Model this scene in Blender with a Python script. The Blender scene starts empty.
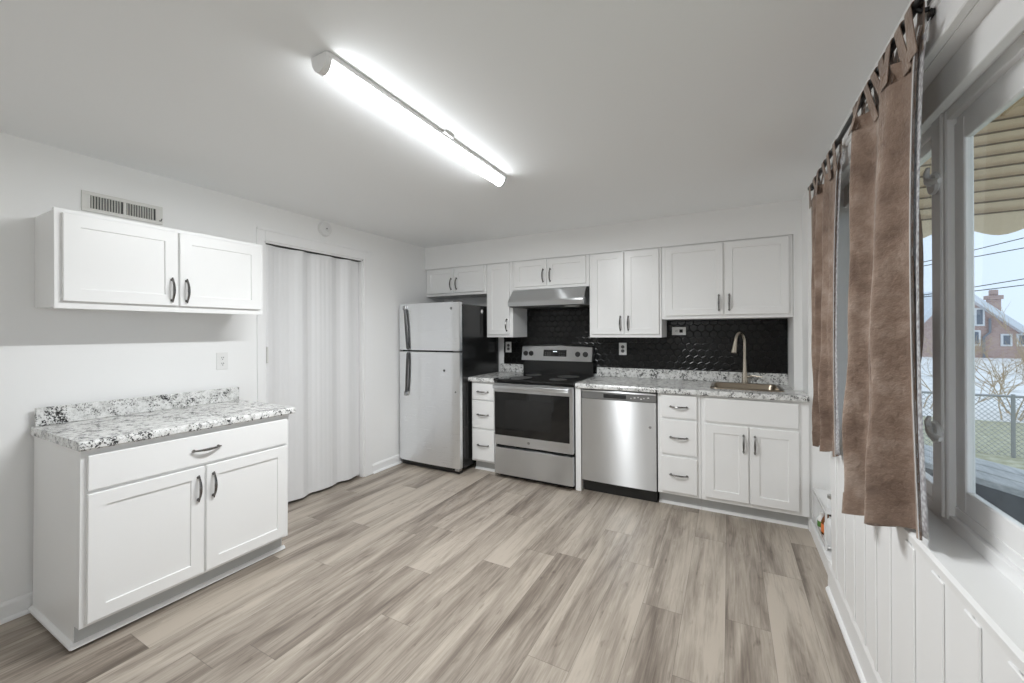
import bpy, bmesh, math, random
from mathutils import Vector, Matrix
random.seed(7)
PI = math.pi
S = bpy.context.scene
COL = S.collection

# ------------------------------------------------------------------ camera
F_PX, YAW, ROLL, HORIZON, EYE = 406.62, 28.043, -0.3005, 332.07, 1.3506
cd = bpy.data.cameras.new('camera')
cd.sensor_fit = 'HORIZONTAL'
cd.sensor_width = 36.0
cd.lens = F_PX / 1024 * 36
cd.shift_y = (HORIZON - 341.5) / 1024
cd.clip_start = 0.02
cd.clip_end = 400
cam = bpy.data.objects.new('camera', cd)
COL.objects.link(cam)
cam.matrix_world = (Matrix.Translation((0, 0, EYE)) @ Matrix.Rotation(math.radians(YAW), 4, 'Z')
                    @ Matrix.Rotation(PI / 2, 4, 'X') @ Matrix.Rotation(math.radians(ROLL), 4, 'Z'))
S.camera = cam

# ------------------------------------------------------------------ world, exposure
SKY_STRENGTH = 1.25
TUBE_STRENGTH = 15.0
TUBE_WATTS = 37.0
REAR_FILL_STRENGTH = 13.0  # glow of the added fill globe behind the camera
W = bpy.data.worlds.new('overcast_sky')
S.world = W
W.use_nodes = True
wn = W.node_tree
bg = wn.nodes['Background']
bg.inputs['Color'].default_value = (0.66, 0.78, 0.95, 1)
bg.inputs['Strength'].default_value = SKY_STRENGTH
S.view_settings.view_transform = 'Standard'
S.view_settings.look = 'None'
S.view_settings.gamma = 1
S.view_settings.use_curve_mapping = False
S.view_settings.exposure = 0.20
S.cycles.max_bounces = 14
S.cycles.diffuse_bounces = 12
S.cycles.transparent_max_bounces = 12
S.cycles.sample_clamp_indirect = 6

# ------------------------------------------------------------------ dimensions
XL, YB, YS, HC = -3.0234, 3.9405, 3.5995, 2.3053      # left wall, back wall, soffit face, ceiling
XP, XREC = 0.47, 0.585                                 # panelled right wall, set-back bit beside the cabinets
YREAR = -2.3
ZSOF = 2.062

# ------------------------------------------------------------------ materials
MATS = {}
def mat(name, col=(0.8, 0.8, 0.8), rough=0.5, metal=0.0, **kw):
    m = bpy.data.materials.new(name)
    m.use_nodes = True
    b = m.node_tree.nodes['Principled BSDF']
    b.inputs['Base Color'].default_value = (*col, 1)
    b.inputs['Roughness'].default_value = rough
    b.inputs['Metallic'].default_value = metal
    for k, v in kw.items():
        b.inputs[k].default_value = v
    MATS[name] = m
    return m
def nd(m, t, **kw):
    n = m.node_tree.nodes.new(t)
    for k, v in kw.items():
        setattr(n, k, v)
    return n
def lk(m, a, b):
    m.node_tree.links.new(a, b)
def bsdf(m):
    return m.node_tree.nodes['Principled BSDF']
def ramp(m, stops):
    r = nd(m, 'ShaderNodeValToRGB')
    e = r.color_ramp.elements
    e[0].position, e[0].color = stops[0][0], (*stops[0][1], 1)
    e[1].position, e[1].color = stops[-1][0], (*stops[-1][1], 1)
    for p, c in stops[1:-1]:
        x = e.new(p)
        x.color = (*c, 1)
    return r
def g(v):
    return (v, v, v)
def noise(m, scale, detail=3, rough=0.55, vec=None):
    n = nd(m, 'ShaderNodeTexNoise')
    n.inputs['Scale'].default_value = scale
    n.inputs['Detail'].default_value = detail
    n.inputs['Roughness'].default_value = rough
    if vec is not None:
        lk(m, vec, n.inputs['Vector'])
    return n
def bump(m, height, strength=0.1, dist=0.002):
    b = nd(m, 'ShaderNodeBump')
    b.inputs['Strength'].default_value = strength
    b.inputs['Distance'].default_value = dist
    lk(m, height, b.inputs['Height'])
    lk(m, b.outputs[0], bsdf(m).inputs['Normal'])
def coord(m, kind='Object', scale=None):
    t = nd(m, 'ShaderNodeTexCoord')
    o = t.outputs[kind]
    if scale:
        mp = nd(m, 'ShaderNodeMapping')
        mp.inputs['Scale'].default_value = scale
        lk(m, o, mp.inputs['Vector'])
        o = mp.outputs[0]
    return o

def mat_paint(name, v, rough, bs=0.06, sc=60):
    m = mat(name, v if isinstance(v, tuple) else g(v), rough)
    n = noise(m, sc, 3, 0.6, coord(m))
    bump(m, n.outputs['Fac'], bs, 0.002)
    return m
mat_paint('wall_paint', (0.87, 0.87, 0.865), 0.6)
mat_paint('ceiling_paint', (0.905, 0.92, 0.93), 0.8, 0.15, 25)
mat_paint('trim_paint', (0.87, 0.87, 0.87), 0.35, 0.02)
mat_paint('cabinet_paint', (0.87, 0.87, 0.865), 0.32, 0.02, 90)
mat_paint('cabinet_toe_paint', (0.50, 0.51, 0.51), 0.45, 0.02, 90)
mat_paint('vinyl', (0.76, 0.76, 0.77), 0.35, 0.02, 40)
mat_paint('door_vinyl', (0.78, 0.78, 0.785), 0.5, 0.03, 120)
mat('window_vinyl', (0.90, 0.90, 0.90), 0.3)
mat('window_grey', (0.60, 0.60, 0.62), 0.35)
mat('black_void', g(0.01), 0.9)
mat('black_plastic', g(0.012), 0.4)
mat('black_glass', g(0.008), 0.05)
mat('black_enamel', g(0.012), 0.22)
mat('burner_grey', g(0.11), 0.35)
mat('control_strip', g(0.24), 0.35, 0.6)
mat('dark_panel', g(0.10), 0.3, 0.7)
mat('outlet_plastic', (0.80, 0.80, 0.79), 0.35)
mat('slot_dark', g(0.015), 0.6)
mat('pull_metal', (0.20, 0.195, 0.19), 0.25, 1.0)
mat('nickel', (0.66, 0.60, 0.51), 0.27, 1.0)
mat('sink_steel', (0.33, 0.28, 0.22), 0.3, 1.0)
mat('rod_black', g(0.02), 0.35, 0.4)
mat('vent_metal', (0.70, 0.69, 0.66), 0.45)
mat('vent_dark', g(0.06), 0.7)
mat('badge_metal', g(0.45), 0.3, 1.0)
mat('badge_dark', g(0.14), 0.4, 0.5)
mat('clear_plastic', (0.85, 0.85, 0.85), 0.25)
mat('amber_bottle', (0.20, 0.07, 0.02), 0.15)
mat('orange_label', (0.80, 0.22, 0.06), 0.5)
mat('green_label', (0.10, 0.25, 0.06), 0.5)
mat('white_plastic', (0.78, 0.78, 0.78), 0.3)

def mat_steel(name, v, rough, an, vertical=False):
    m = mat(name, (v * 0.97, v * 0.985, v), rough, 1.0)
    b = bsdf(m)
    b.inputs['Anisotropic'].default_value = an
    b.inputs['Anisotropic Rotation'].default_value = 0.25
    t = nd(m, 'ShaderNodeTangent', direction_type='RADIAL', axis='Z')
    lk(m, t.outputs[0], b.inputs['Tangent'])
    c = coord(m, 'Object', (220, 220, 3) if vertical else (4, 4, 600))
    n = noise(m, 1.0, 2, 0.5, c)
    r = nd(m, 'ShaderNodeMapRange')
    r.inputs['To Min'].default_value = rough * 0.94
    r.inputs['To Max'].default_value = rough * 1.06
    lk(m, n.outputs['Fac'], r.inputs['Value'])
    lk(m, r.outputs[0], b.inputs['Roughness'])
    return m
mat_steel('brushed_steel', 0.68, 0.31, 1.0)
mat_steel('fridge_steel', 0.92, 0.28, 1.0)

def mat_emit(name, col, s):
    m = mat(name, col, 0.4)
    bsdf(m).inputs['Emission Color'].default_value = (*col, 1)
    bsdf(m).inputs['Emission Strength'].default_value = s
    return m
mat_emit('lamp_diffuser', (0.955, 0.985, 1.0), TUBE_STRENGTH)
mat_emit('fill_globe_glow', (0.955, 0.985, 1.0), REAR_FILL_STRENGTH)
mat_emit('clock_digits', (0.85, 0.95, 1.0), 1.5)

def mat_glass():
    m = bpy.data.materials.new('window_glass')
    m.use_nodes = True
    nt = m.node_tree
    nt.nodes.clear()
    out = nt.nodes.new('ShaderNodeOutputMaterial')
    mix = nt.nodes.new('ShaderNodeMixShader')
    tr = nt.nodes.new('ShaderNodeBsdfTransparent')
    tr.inputs[0].default_value = (0.95, 0.965, 0.96, 1)
    gl = nt.nodes.new('ShaderNodeBsdfGlossy')
    gl.inputs['Roughness'].default_value = 0.02
    fr = nt.nodes.new('ShaderNodeFresnel')
    fr.inputs['IOR'].default_value = 1.35
    geo = nt.nodes.new('ShaderNodeNewGeometry')          # the pane's outer face would otherwise reflect totally
    inv = nt.nodes.new('ShaderNodeMath')
    inv.operation = 'SUBTRACT'
    inv.inputs[0].default_value = 1.0
    nt.links.new(geo.outputs['Backfacing'], inv.inputs[1])
    mul = nt.nodes.new('ShaderNodeMath')
    mul.operation = 'MULTIPLY'
    nt.links.new(fr.outputs[0], mul.inputs[0])
    nt.links.new(inv.outputs[0], mul.inputs[1])
    nt.links.new(mul.outputs[0], mix.inputs[0])
    nt.links.new(tr.outputs[0], mix.inputs[1])
    nt.links.new(gl.outputs[0], mix.inputs[2])
    nt.links.new(mix.outputs[0], out.inputs[0])
    MATS['window_glass'] = m
mat_glass()

def mat_granite():
    m = mat('granite_laminate', g(0.7), 0.22)
    c = coord(m)
    big = noise(m, 15, 5, 0.62, c)
    spk = noise(m, 120, 4, 0.7, c)
    mid = noise(m, 38, 5, 0.68, c)
    fine = noise(m, 190, 2, 0.6, c)
    # pale ground: white to warm grey clouds
    ground = ramp(m, [(0.32, (0.36, 0.36, 0.35)), (0.46, (0.66, 0.66, 0.645)), (0.60, (0.80, 0.80, 0.79))])
    lk(m, mid.outputs['Fac'], ground.inputs['Fac'])
    # black mineral clusters: fine specks, gathered where the broad noise is high
    ad = nd(m, 'ShaderNodeMath', operation='MULTIPLY_ADD')
    lk(m, big.outputs['Fac'], ad.inputs[0])
    ad.inputs[1].default_value = 0.75
    lk(m, spk.outputs['Fac'], ad.inputs[2])
    ad2 = nd(m, 'ShaderNodeMath', operation='MULTIPLY_ADD')
    lk(m, mid.outputs['Fac'], ad2.inputs[0])
    ad2.inputs[1].default_value = -0.55
    lk(m, ad.outputs[0], ad2.inputs[2])
    mask = ramp(m, [(0.665, g(0)), (0.725, g(1))])
    lk(m, ad2.outputs[0], mask.inputs['Fac'])
    mx = nd(m, 'ShaderNodeMix', data_type='RGBA')
    lk(m, mask.outputs[0], mx.inputs[0])
    lk(m, ground.outputs[0], mx.inputs[6])
    mx.inputs[7].default_value = (0.03, 0.03, 0.03, 1)
    m2 = ramp(m, [(0.62, g(0)), (0.70, g(0.55))])
    lk(m, fine.outputs['Fac'], m2.inputs['Fac'])
    mx2 = nd(m, 'ShaderNodeMix', data_type='RGBA')
    lk(m, m2.outputs[0], mx2.inputs[0])
    lk(m, mx.outputs[2], mx2.inputs[6])
    mx2.inputs[7].default_value = (0.22, 0.215, 0.21, 1)
    lk(m, mx2.outputs[2], bsdf(m).inputs['Base Color'])
mat_granite()

def mat_floor():
    m = mat('vinyl_plank', g(0.3), 0.42)
    geo = nd(m, 'ShaderNodeNewGeometry')
    sep = nd(m, 'ShaderNodeSeparateXYZ')
    lk(m, geo.outputs['Position'], sep.inputs[0])
    def mth(op, a, b=None, c=None):
        n = nd(m, 'ShaderNodeMath', operation=op)
        for i, v in enumerate((a, b, c)):
            if v is None:
                continue
            if isinstance(v, (int, float)):
                n.inputs[i].default_value = v
            else:
                lk(m, v, n.inputs[i])
        return n.outputs[0]
    PW, PL = 0.182, 1.22
    xs = mth('DIVIDE', mth('ADD', sep.outputs['X'], 10.03), PW)
    row = mth('FLOOR', xs)
    wr = nd(m, 'ShaderNodeTexWhiteNoise', noise_dimensions='1D')
    lk(m, row, wr.inputs['W'])
    ys = mth('ADD', mth('DIVIDE', mth('ADD', sep.outputs['Y'], 20.0), PL), mth('MULTIPLY', wr.outputs['Value'], 7.0))
    colm = mth('FLOOR', ys)
    cv = nd(m, 'ShaderNodeCombineXYZ')
    lk(m, row, cv.inputs[0])
    lk(m, colm, cv.inputs[1])
    wid = nd(m, 'ShaderNodeTexWhiteNoise', noise_dimensions='2D')
    lk(m, cv.outputs[0], wid.inputs['Vector'])
    # grain coordinates: stretched along the plank, offset per plank
    gx = mth('ADD', sep.outputs['X'], mth('MULTIPLY', wid.outputs['Value'], 37.0))
    gy = mth('ADD', sep.outputs['Y'], mth('MULTIPLY', wid.outputs['Value'], 61.0))
    def gvec(sx, sy):
        c = nd(m, 'ShaderNodeCombineXYZ')
        lk(m, mth('MULTIPLY', gx, sx), c.inputs[0])
        lk(m, mth('MULTIPLY', gy, sy), c.inputs[1])
        return c.outputs[0]
    n1 = noise(m, 1.0, 3, 0.55, gvec(8, 0.9))        # broad light and dark streaks
    n1.inputs['Distortion'].default_value = 0.8
    n2 = noise(m, 1.0, 4, 0.65, gvec(150, 6.0))      # fine pores
    n4 = noise(m, 1.0, 4, 0.62, gvec(30, 1.7))       # wavy figure
    n4.inputs['Distortion'].default_value = 1.6
    n3 = noise(m, 1.0, 3, 0.6, gvec(24, 6.5))        # short knots and flecks
    knot = ramp(m, [(0.62, g(0)), (0.74, g(1))])
    lk(m, n3.outputs['Fac'], knot.inputs['Fac'])
    pale = ramp(m, [(0.28, g(1)), (0.38, g(0))])
    lk(m, n3.outputs['Fac'], pale.inputs['Fac'])
    tone = mth('ADD', mth('MULTIPLY', wid.outputs['Value'], 0.10), mth('MULTIPLY', n1.outputs['Fac'], 0.64))
    tone = mth('ADD', tone, mth('MULTIPLY', n4.outputs['Fac'], 0.28))
    tone = mth('ADD', tone, mth('MULTIPLY', n2.outputs['Fac'], 0.22))
    tone = mth('SUBTRACT', tone, mth('MULTIPLY', knot.outputs[0], 0.10))
    tone = mth('ADD', tone, mth('MULTIPLY', pale.outputs[0], 0.06))
    cr = ramp(m, [(0.44, (0.135, 0.108, 0.087)), (0.54, (0.24, 0.20, 0.165)), (0.62, (0.345, 0.297, 0.248)), (0.74, (0.48, 0.42, 0.355))])
    lk(m, tone, cr.inputs['Fac'])
    # seams
    fx = mth('FRACT', xs)
    fy = mth('FRACT', ys)
    sx = mth('LESS_THAN', mth('MINIMUM', fx, mth('SUBTRACT', 1.0, fx)), 0.006)
    sy = mth('LESS_THAN', mth('MINIMUM', fy, mth('SUBTRACT', 1.0, fy)), 0.0011)
    seam = mth('MAXIMUM', sx, sy)
    mx = nd(m, 'ShaderNodeMix', data_type='RGBA')
    lk(m, mth('MULTIPLY', seam, 0.45), mx.inputs[0])
    lk(m, cr.outputs[0], mx.inputs[6])
    mx.inputs[7].default_value = (0.06, 0.05, 0.042, 1)
    lk(m, mx.outputs[2], bsdf(m).inputs['Base Color'])
    bump(m, n2.outputs['Fac'], 0.12, 0.001)
mat_floor()

def mat_tile():
    m = mat('hex_tile', g(0.006), 0.20, **{'Specular IOR Level': 0.32})
    n = noise(m, 30, 2, 0.5, coord(m))
    bump(m, n.outputs['Fac'], 0.12, 0.003)
mat_tile()
mat('grout', g(0.03), 0.8)

def mat_curtain():
    m = mat('curtain_cloth', (0.2, 0.15, 0.12), 0.9, **{'Sheen Weight': 0.35, 'Sheen Roughness': 0.5})
    c = coord(m, 'Object')
    n = noise(m, 7, 5, 0.62, c)
    cr = ramp(m, [(0.32, (0.155, 0.100, 0.073)), (0.52, (0.265, 0.185, 0.140)), (0.68, (0.39, 0.30, 0.245))])
    lk(m, n.outputs['Fac'], cr.inputs['Fac'])
    lk(m, cr.outputs[0], bsdf(m).inputs['Base Color'])
    n2 = noise(m, 28, 5, 0.65, c)
    bump(m, n2.outputs['Fac'], 0.8, 0.012)
mat_curtain()
def mat_lace():
    m = mat('lace_cloth', g(0.5), 0.9)
    v = nd(m, 'ShaderNodeTexVoronoi')
    v.inputs['Scale'].default_value = 90
    lk(m, coord(m), v.inputs['Vector'])
    cr = ramp(m, [(0.25, g(0.80)), (0.75, (0.50, 0.48, 0.50))])
    lk(m, v.outputs['Distance'], cr.inputs['Fac'])
    lk(m, cr.outputs[0], bsdf(m).inputs['Base Color'])
    tl = nd(m, 'ShaderNodeBsdfTranslucent')
    lk(m, cr.outputs[0], tl.inputs[0])
    mx = nd(m, 'ShaderNodeMixShader')
    mx.inputs[0].default_value = 0.5
    lk(m, bsdf(m).outputs[0], mx.inputs[1])
    lk(m, tl.outputs[0], mx.inputs[2])
    out = [n for n in m.node_tree.nodes if n.type == 'OUTPUT_MATERIAL'][0]
    lk(m, mx.outputs[0], out.inputs[0])
mat_lace()
mat('white_hem', g(0.65), 0.8)

# outdoors
def mat_noisy(name, stops, sc, rough=0.9, det=4, scale=None):
    m = mat(name, g(0.5), rough)
    n = noise(m, sc, det, 0.6, coord(m, 'Object', scale))
    cr = ramp(m, stops)
    lk(m, n.outputs['Fac'], cr.inputs['Fac'])
    lk(m, cr.outputs[0], bsdf(m).inputs['Base Color'])
    return m
mat_noisy('snow', [(0.3, (0.62, 0.60, 0.57)), (0.5, (0.95, 0.92, 0.88))], 1.2)
mat_noisy('lawn', [(0.3, (0.40, 0.37, 0.23)), (0.7, (0.66, 0.63, 0.46))], 6)
mat_noisy('awning_metal', [(0.3, (0.84, 0.70, 0.52)), (0.7, (0.94, 0.80, 0.62))], 1.5, 0.55, 3, (1, 8, 8))
mat_noisy('weathered_wood', [(0.3, (0.42, 0.43, 0.43)), (0.7, (0.68, 0.68, 0.67))], 5, 0.85, 4, (8, 1, 8))
mat_noisy('dark_boards', [(0.3, g(0.13)), (0.7, g(0.22))], 6, 0.8, 4)
mat('awning_shade_line', (0.26, 0.21, 0.16), 0.7)  # shadow lines of the awning, put in as dark colour
mat('house_trim', (0.75, 0.75, 0.75), 0.6)
mat('house_pane', (0.18, 0.20, 0.23), 0.1)
mat('roof_snow', (0.72, 0.75, 0.78), 0.8)
mat('roof_shingle', (0.26, 0.27, 0.29), 0.9)
mat('pale_siding', (0.52, 0.55, 0.58), 0.8)
mat('wire_black', g(0.06), 0.6)
mat('galvanised', (0.38, 0.38, 0.37), 0.5, 0.3)
mat('twig_bark', (0.55, 0.43, 0.29), 0.9)
def mat_brick():
    m = mat('house_brick', (0.5, 0.35, 0.3), 0.9)
    b = nd(m, 'ShaderNodeTexBrick')
    b.inputs['Scale'].default_value = 3.0
    b.inputs['Color1'].default_value = (0.46, 0.31, 0.27, 1)
    b.inputs['Color2'].default_value = (0.54, 0.39, 0.34, 1)
    b.inputs['Mortar'].default_value = (0.52, 0.46, 0.43, 1)
    mp = nd(m, 'ShaderNodeMapping')
    mp.inputs['Rotation'].default_value = (PI / 2, 0, 0)
    lk(m, coord(m), mp.inputs['Vector'])
    lk(m, mp.outputs[0], b.inputs['Vector'])
    lk(m, b.outputs[0], bsdf(m).inputs['Base Color'])
mat_brick()

# ------------------------------------------------------------------ mesh helpers
class MB:
    def __init__(self):
        self.bm = bmesh.new()
        self.mi = 0
    def _merge(self, src):
        me = bpy.data.meshes.new('tmp')
        src.to_mesh(me)
        src.free()
        n0 = len(self.bm.faces)
        self.bm.from_mesh(me)
        bpy.data.meshes.remove(me)
        self.bm.faces.ensure_lookup_table()
        for f in self.bm.faces[n0:]:
            f.material_index = self.mi
        return self
    def box(self, x0, x1, y0, y1, z0, z1, bev=0.0, seg=1, M=None):
        b = bmesh.new()
        bmesh.ops.create_cube(b, size=1)
        for v in b.verts:
            v.co = Vector((x0 + (v.co.x + .5) * (x1 - x0), y0 + (v.co.y + .5) * (y1 - y0), z0 + (v.co.z + .5) * (z1 - z0)))
        if bev > 0:
            bmesh.ops.bevel(b, geom=b.edges[:], offset=bev, segments=seg, affect='EDGES', profile=0.5)
        if M is not None:
            b.transform(M)
        return self._merge(b)
    def faces(self, verts, faces):
        b = bmesh.new()
        vs = [b.verts.new(v) for v in verts]
        for f in faces:
            b.faces.new([vs[i] for i in f])
        bmesh.ops.recalc_face_normals(b, faces=b.faces[:])
        return self._merge(b)
    def prism(self, poly, axis, a, b_):
        # poly: 2D points in the two other axes (x->(y,z), y->(x,z), z->(x,y))
        n = len(poly)
        def p3(p, t):
            return {'x': (t, p[0], p[1]), 'y': (p[0], t, p[1]), 'z': (p[0], p[1], t)}[axis]
        vs = [p3(p, a) for p in poly] + [p3(p, b_) for p in poly]
        fs = [list(range(n)), list(range(n, 2 * n))] + [[i, (i + 1) % n, n + (i + 1) % n, n + i] for i in range(n)]
        return self.faces(vs, fs)
    def tube(self, pts, r, n=10, cap=True, flat=None):
        pts = [Vector(p) for p in pts]
        if not isinstance(r, (list, tuple)):
            r = [r] * len(pts)
        vs, fs = [], []
        up = None
        for i, p in enumerate(pts):
            d = (pts[min(i + 1, len(pts) - 1)] - pts[max(i - 1, 0)]).normalized()
            if up is None:
                up = Vector((0, 0, 1)) if abs(d.z) < 0.9 else Vector((0, 1, 0))
            u = d.cross(up)
            if u.length < 1e-6:
                u = d.orthogonal()
            u.normalize()
            w = u.cross(d).normalized()
            up = w
            for k in range(n):
                a = 2 * PI * k / n
                vs.append(p + u * math.cos(a) * r[i] + w * math.sin(a) * r[i] * (flat or 1))
        for i in range(len(pts) - 1):
            for k in range(n):
                fs.append([i * n + k, i * n + (k + 1) % n, (i + 1) * n + (k + 1) % n, (i + 1) * n + k])
        if cap:
            fs.append(list(range(n)))
            fs.append(list(range((len(pts) - 1) * n, len(pts) * n)))
        return self.faces(vs, fs)
    def lathe(self, prof, n=24, c=(0, 0, 0), axis='z'):
        vs, fs = [], []
        for (r, z) in prof:
            for k in range(n):
                a = 2 * PI * k / n
                p = (r * math.cos(a), r * math.sin(a), z)
                if axis == 'y':
                    p = (p[0], p[2], p[1])
                elif axis == 'x':
                    p = (p[2], p[0], p[1])
                vs.append((p[0] + c[0], p[1] + c[1], p[2] + c[2]))
        for i in range(len(prof) - 1):
            for k in range(n):
                fs.append([i * n + k, i * n + (k + 1) % n, (i + 1) * n + (k + 1) % n, (i + 1) * n + k])
        fs.append(list(range(n)))
        fs.append(list(range((len(prof) - 1) * n, len(prof) * n)))
        return self.faces(vs, fs)
    def text(self, body, size, M, depth=0.0006):
        cu = bpy.data.curves.new('lettering', 'FONT')
        cu.body = body
        cu.size = size
        cu.extrude = depth
        cu.align_x = 'CENTER'
        cu.align_y = 'CENTER'
        ob = bpy.data.objects.new('lettering', cu)
        COL.objects.link(ob)
        me = ob.to_mesh()
        b = bmesh.new()
        b.from_mesh(me)
        ob.to_mesh_clear()
        bpy.data.objects.remove(ob)
        bpy.data.curves.remove(cu)
        b.transform(M)
        return self._merge(b)
    def build(self, name, m, parent=None, smooth=False, loc=(0, 0, 0), rot=(0, 0, 0), mods=()):
        me = bpy.data.meshes.new(name)
        bmesh.ops.remove_doubles(self.bm, verts=self.bm.verts[:], dist=1e-6)
        self.bm.to_mesh(me)
        self.bm.free()
        for x in (m if isinstance(m, (list, tuple)) else [m]):
            me.materials.append(MATS[x])
        if smooth:
            for p in me.polygons:
                p.use_smooth = True
            me.set_sharp_from_angle(angle=math.radians(35))
        o = bpy.data.objects.new(name, me)
        COL.objects.link(o)
        o.parent = parent
        o.location = loc
        o.rotation_euler = rot
        return o

def bx(*a, **k):
    return MB().box(*a, **k)
def tag(o, label, cat, group=None, kind=None):
    if label:
        o['label'] = label
    if cat:
        o['category'] = cat
    if group:
        o['group'] = group
    if kind:
        o['kind'] = kind
    return o
def empty(name, loc=(0, 0, 0), rot=(0, 0, 0)):
    o = bpy.data.objects.new(name, None)
    COL.objects.link(o)
    o.empty_display_size = 0.1
    o.location = loc
    o.rotation_euler = rot
    return o
def thing(name, label, cat, loc=(0, 0, 0), rotz=0.0, group=None, rot=None):
    return tag(empty(name, loc, rot or (0, 0, rotz)), label, cat, group)
def struct(name, mb, m, parent=None, **k):
    o = mb.build(name, m, parent, **k)
    if parent is None:
        o['kind'] = 'structure'
    return o
def sempty(name):
    o = empty(name)
    o['kind'] = 'structure'
    return o

# ------------------------------------------------------------------ the room shell
struct('floor', bx(XL - 1.0, XREC + 0.1, YREAR - 0.1, YB + 0.1, -0.1, 0.0), 'vinyl_plank')
struct('ceiling', bx(XL - 1.0, XREC + 0.1, YREAR - 0.1, YB + 0.1, HC, HC + 0.1), 'ceiling_paint')
DY0, DY1, DZ = 1.79, 2.711, 2.035           # doorway in the left wall
w = MB()
w.box(XL - 0.12, XL, YREAR, DY0, 0, HC).box(XL - 0.12, XL, DY1, YB + 0.05, 0, HC).box(XL - 0.12, XL, DY0, DY1, DZ, HC)
struct('wall_left', w, 'wall_paint')
# closet behind the folding door
w = MB()
w.box(XL - 0.85, XL - 0.80, DY0 - 0.3, DY1 + 0.3, 0, HC).box(XL - 0.80, XL - 0.12, DY0 - 0.35, DY0 - 0.3, 0, HC).box(XL - 0.80, XL - 0.12, DY1 + 0.3, DY1 + 0.35, 0, HC)
struct('wall_closet', w, 'wall_paint')
struct('wall_rear', bx(XL - 0.12, XREC + 0.1, YREAR - 0.1, YREAR, 0, HC), 'wall_paint')
struct('wall_back', bx(XL, 0.421, YB, YB + 0.05, 0, ZSOF + 0.02), 'wall_paint')
w = MB()
w.box(XL, XREC, YS, YB + 0.05, ZSOF, HC)
struct('wall_soffit', w, 'wall_paint')
w = MB()
w.box(0.421, XREC + 0.0, YS, YB + 0.05, 0, ZSOF).box(0.4725, XREC, 3.35, YS, 0, HC)
struct('wall_return', w, 'wall_paint')
struct('trim_1', MB().box(XL, 0.431, YS - 0.006, YS, ZSOF - 0.006, ZSOF + 0.006).box(0.421, 0.431, YS - 0.006, YS, 1.44, ZSOF - 0.006), 'trim_paint')

# right wall, with the window opening
WY0, WY1, WZ0, WZ1 = -0.35, 2.56, 0.77, 2.045
XO = 0.68
w = MB()
w.box(XP, XO, YREAR, 2.66, 0, WZ0).box(XP, XO, YREAR, 2.66, WZ1, HC)
w.box(XP, XO, YREAR, WY0, WZ0, WZ1).box(XP, XO, WY1, 2.66, WZ0, WZ1)
w.box(XREC, XO, 2.66, YB + 0.05, 0, HC)
struct('wall_right', w, 'wall_paint')
# board panelling below the window: boards with beaded joints
w = MB()
edges = [-2.3, -1.85, -1.40, -0.95, -0.50, -0.05, 0.32, 0.62, 0.91, 1.07, 1.23, 1.395, 1.57, 1.74, 1.885, 2.02, 2.165, 2.33, 2.49, 2.60]
for a, b in zip(edges[:-1], edges[1:]):
    w.box(XP - 0.010, XP, a + 0.003, b - 0.003, 0.14, WZ0 - 0.02, 0.0028)
for a in edges[1:-1]:
    hw = 0.033 if a < 1.6 else 0.011
    w.box(XP - 0.015, XP - 0.009, a - hw, a + hw, 0.14, WZ0 - 0.035, 0.003)
struct('trim_2', w, 'trim_paint')
w = MB()
w.prism([(XP, 0), (XP - 0.016, 0), (XP - 0.016, 0.125), (XP - 0.010, 0.145), (XP, 0.15)], 'y', YREAR, 2.66)
w.prism([(XP - 0.016, 0), (XP - 0.030, 0), (XP - 0.029, 0.010), (XP - 0.022, 0.018), (XP - 0.016, 0.020)], 'y', YREAR, 2.64)
struct('baseboard_right', w, 'trim_paint')
struct('trim_3', bx(0.476, XREC, 2.66, 3.35, 0, 0.085, 0.002), 'trim_paint')
# baseboards on the left wall
def base_left(name, y0, y1):
    w = MB()
    w.prism([(XL, 0), (XL + 0.012, 0), (XL + 0.012, 0.075), (XL + 0.006, 0.088), (XL, 0.09)], 'y', y0, y1)
    w.prism([(XL + 0.012, 0), (XL + 0.026, 0), (XL + 0.024, 0.010), (XL + 0.018, 0.016), (XL + 0.012, 0.018)], 'y', y0, y1)
    struct(name, w, 'trim_paint')
base_left('baseboard_left', YREAR, DY0 - 0.055)
base_left('baseboard_left.001', DY1 + 0.095, YB)
# door casing
w = MB()
for y0, y1 in ((DY0 - 0.058, DY0), (DY1, DY1 + 0.093)):
    w.box(XL, XL + 0.014, y0, y1, 0, DZ + 0.09, 0.003)
w.box(XL, XL + 0.014, DY0, DY1, DZ, DZ + 0.09, 0.003)
w.box(XL + 0.013, XL + 0.020, DY0 - 0.058, DY1 + 0.093, DZ + 0.072, DZ + 0.092, 0.003)
w.box(XL - 0.12, XL, DY0, DY0 + 0.012, 0, DZ).box(XL - 0.12, XL, DY1 - 0.012, DY1, 0, DZ).box(XL - 0.12, XL, DY0, DY1, DZ - 0.012, DZ)
struct('trim_4', w, 'trim_paint')
# accordion door
d1 = sempty('door_1')
d1['label'] = 'white vinyl accordion folding door filling the doorway in the left wall'
N = 140
vs, fs = [], []
zt, zb = DZ - 0.021, 0.022
def fold(t):
    y = DY0 + 0.014 + t * (DY1 - DY0 - 0.03)
    ph = t * 2 * PI * 3.6
    x = XL - 0.035 + 0.013 * math.sin(ph + 0.7) + 0.005 * math.sin(ph * 1.7 + 1.0) + 0.0022 * abs(math.sin(t * PI * 22))
    return x, y
for i in range(N + 1):
    x, y = fold(i / N)
    for (dx, z) in ((0, zb), (0, zt), (-0.006, zt), (-0.006, zb)):
        vs.append((x + dx, y, z))
for i in range(N):
    for k in range(4):
        fs.append([i * 4 + k, i * 4 + (k + 1) % 4, (i + 1) * 4 + (k + 1) % 4, (i + 1) * 4 + k])
fs += [[0, 1, 2, 3], [N * 4, N * 4 + 1, N * 4 + 2, N * 4 + 3]]
MB().faces(vs, fs).build('folding_panel', 'door_vinyl', d1, smooth=True)
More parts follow.
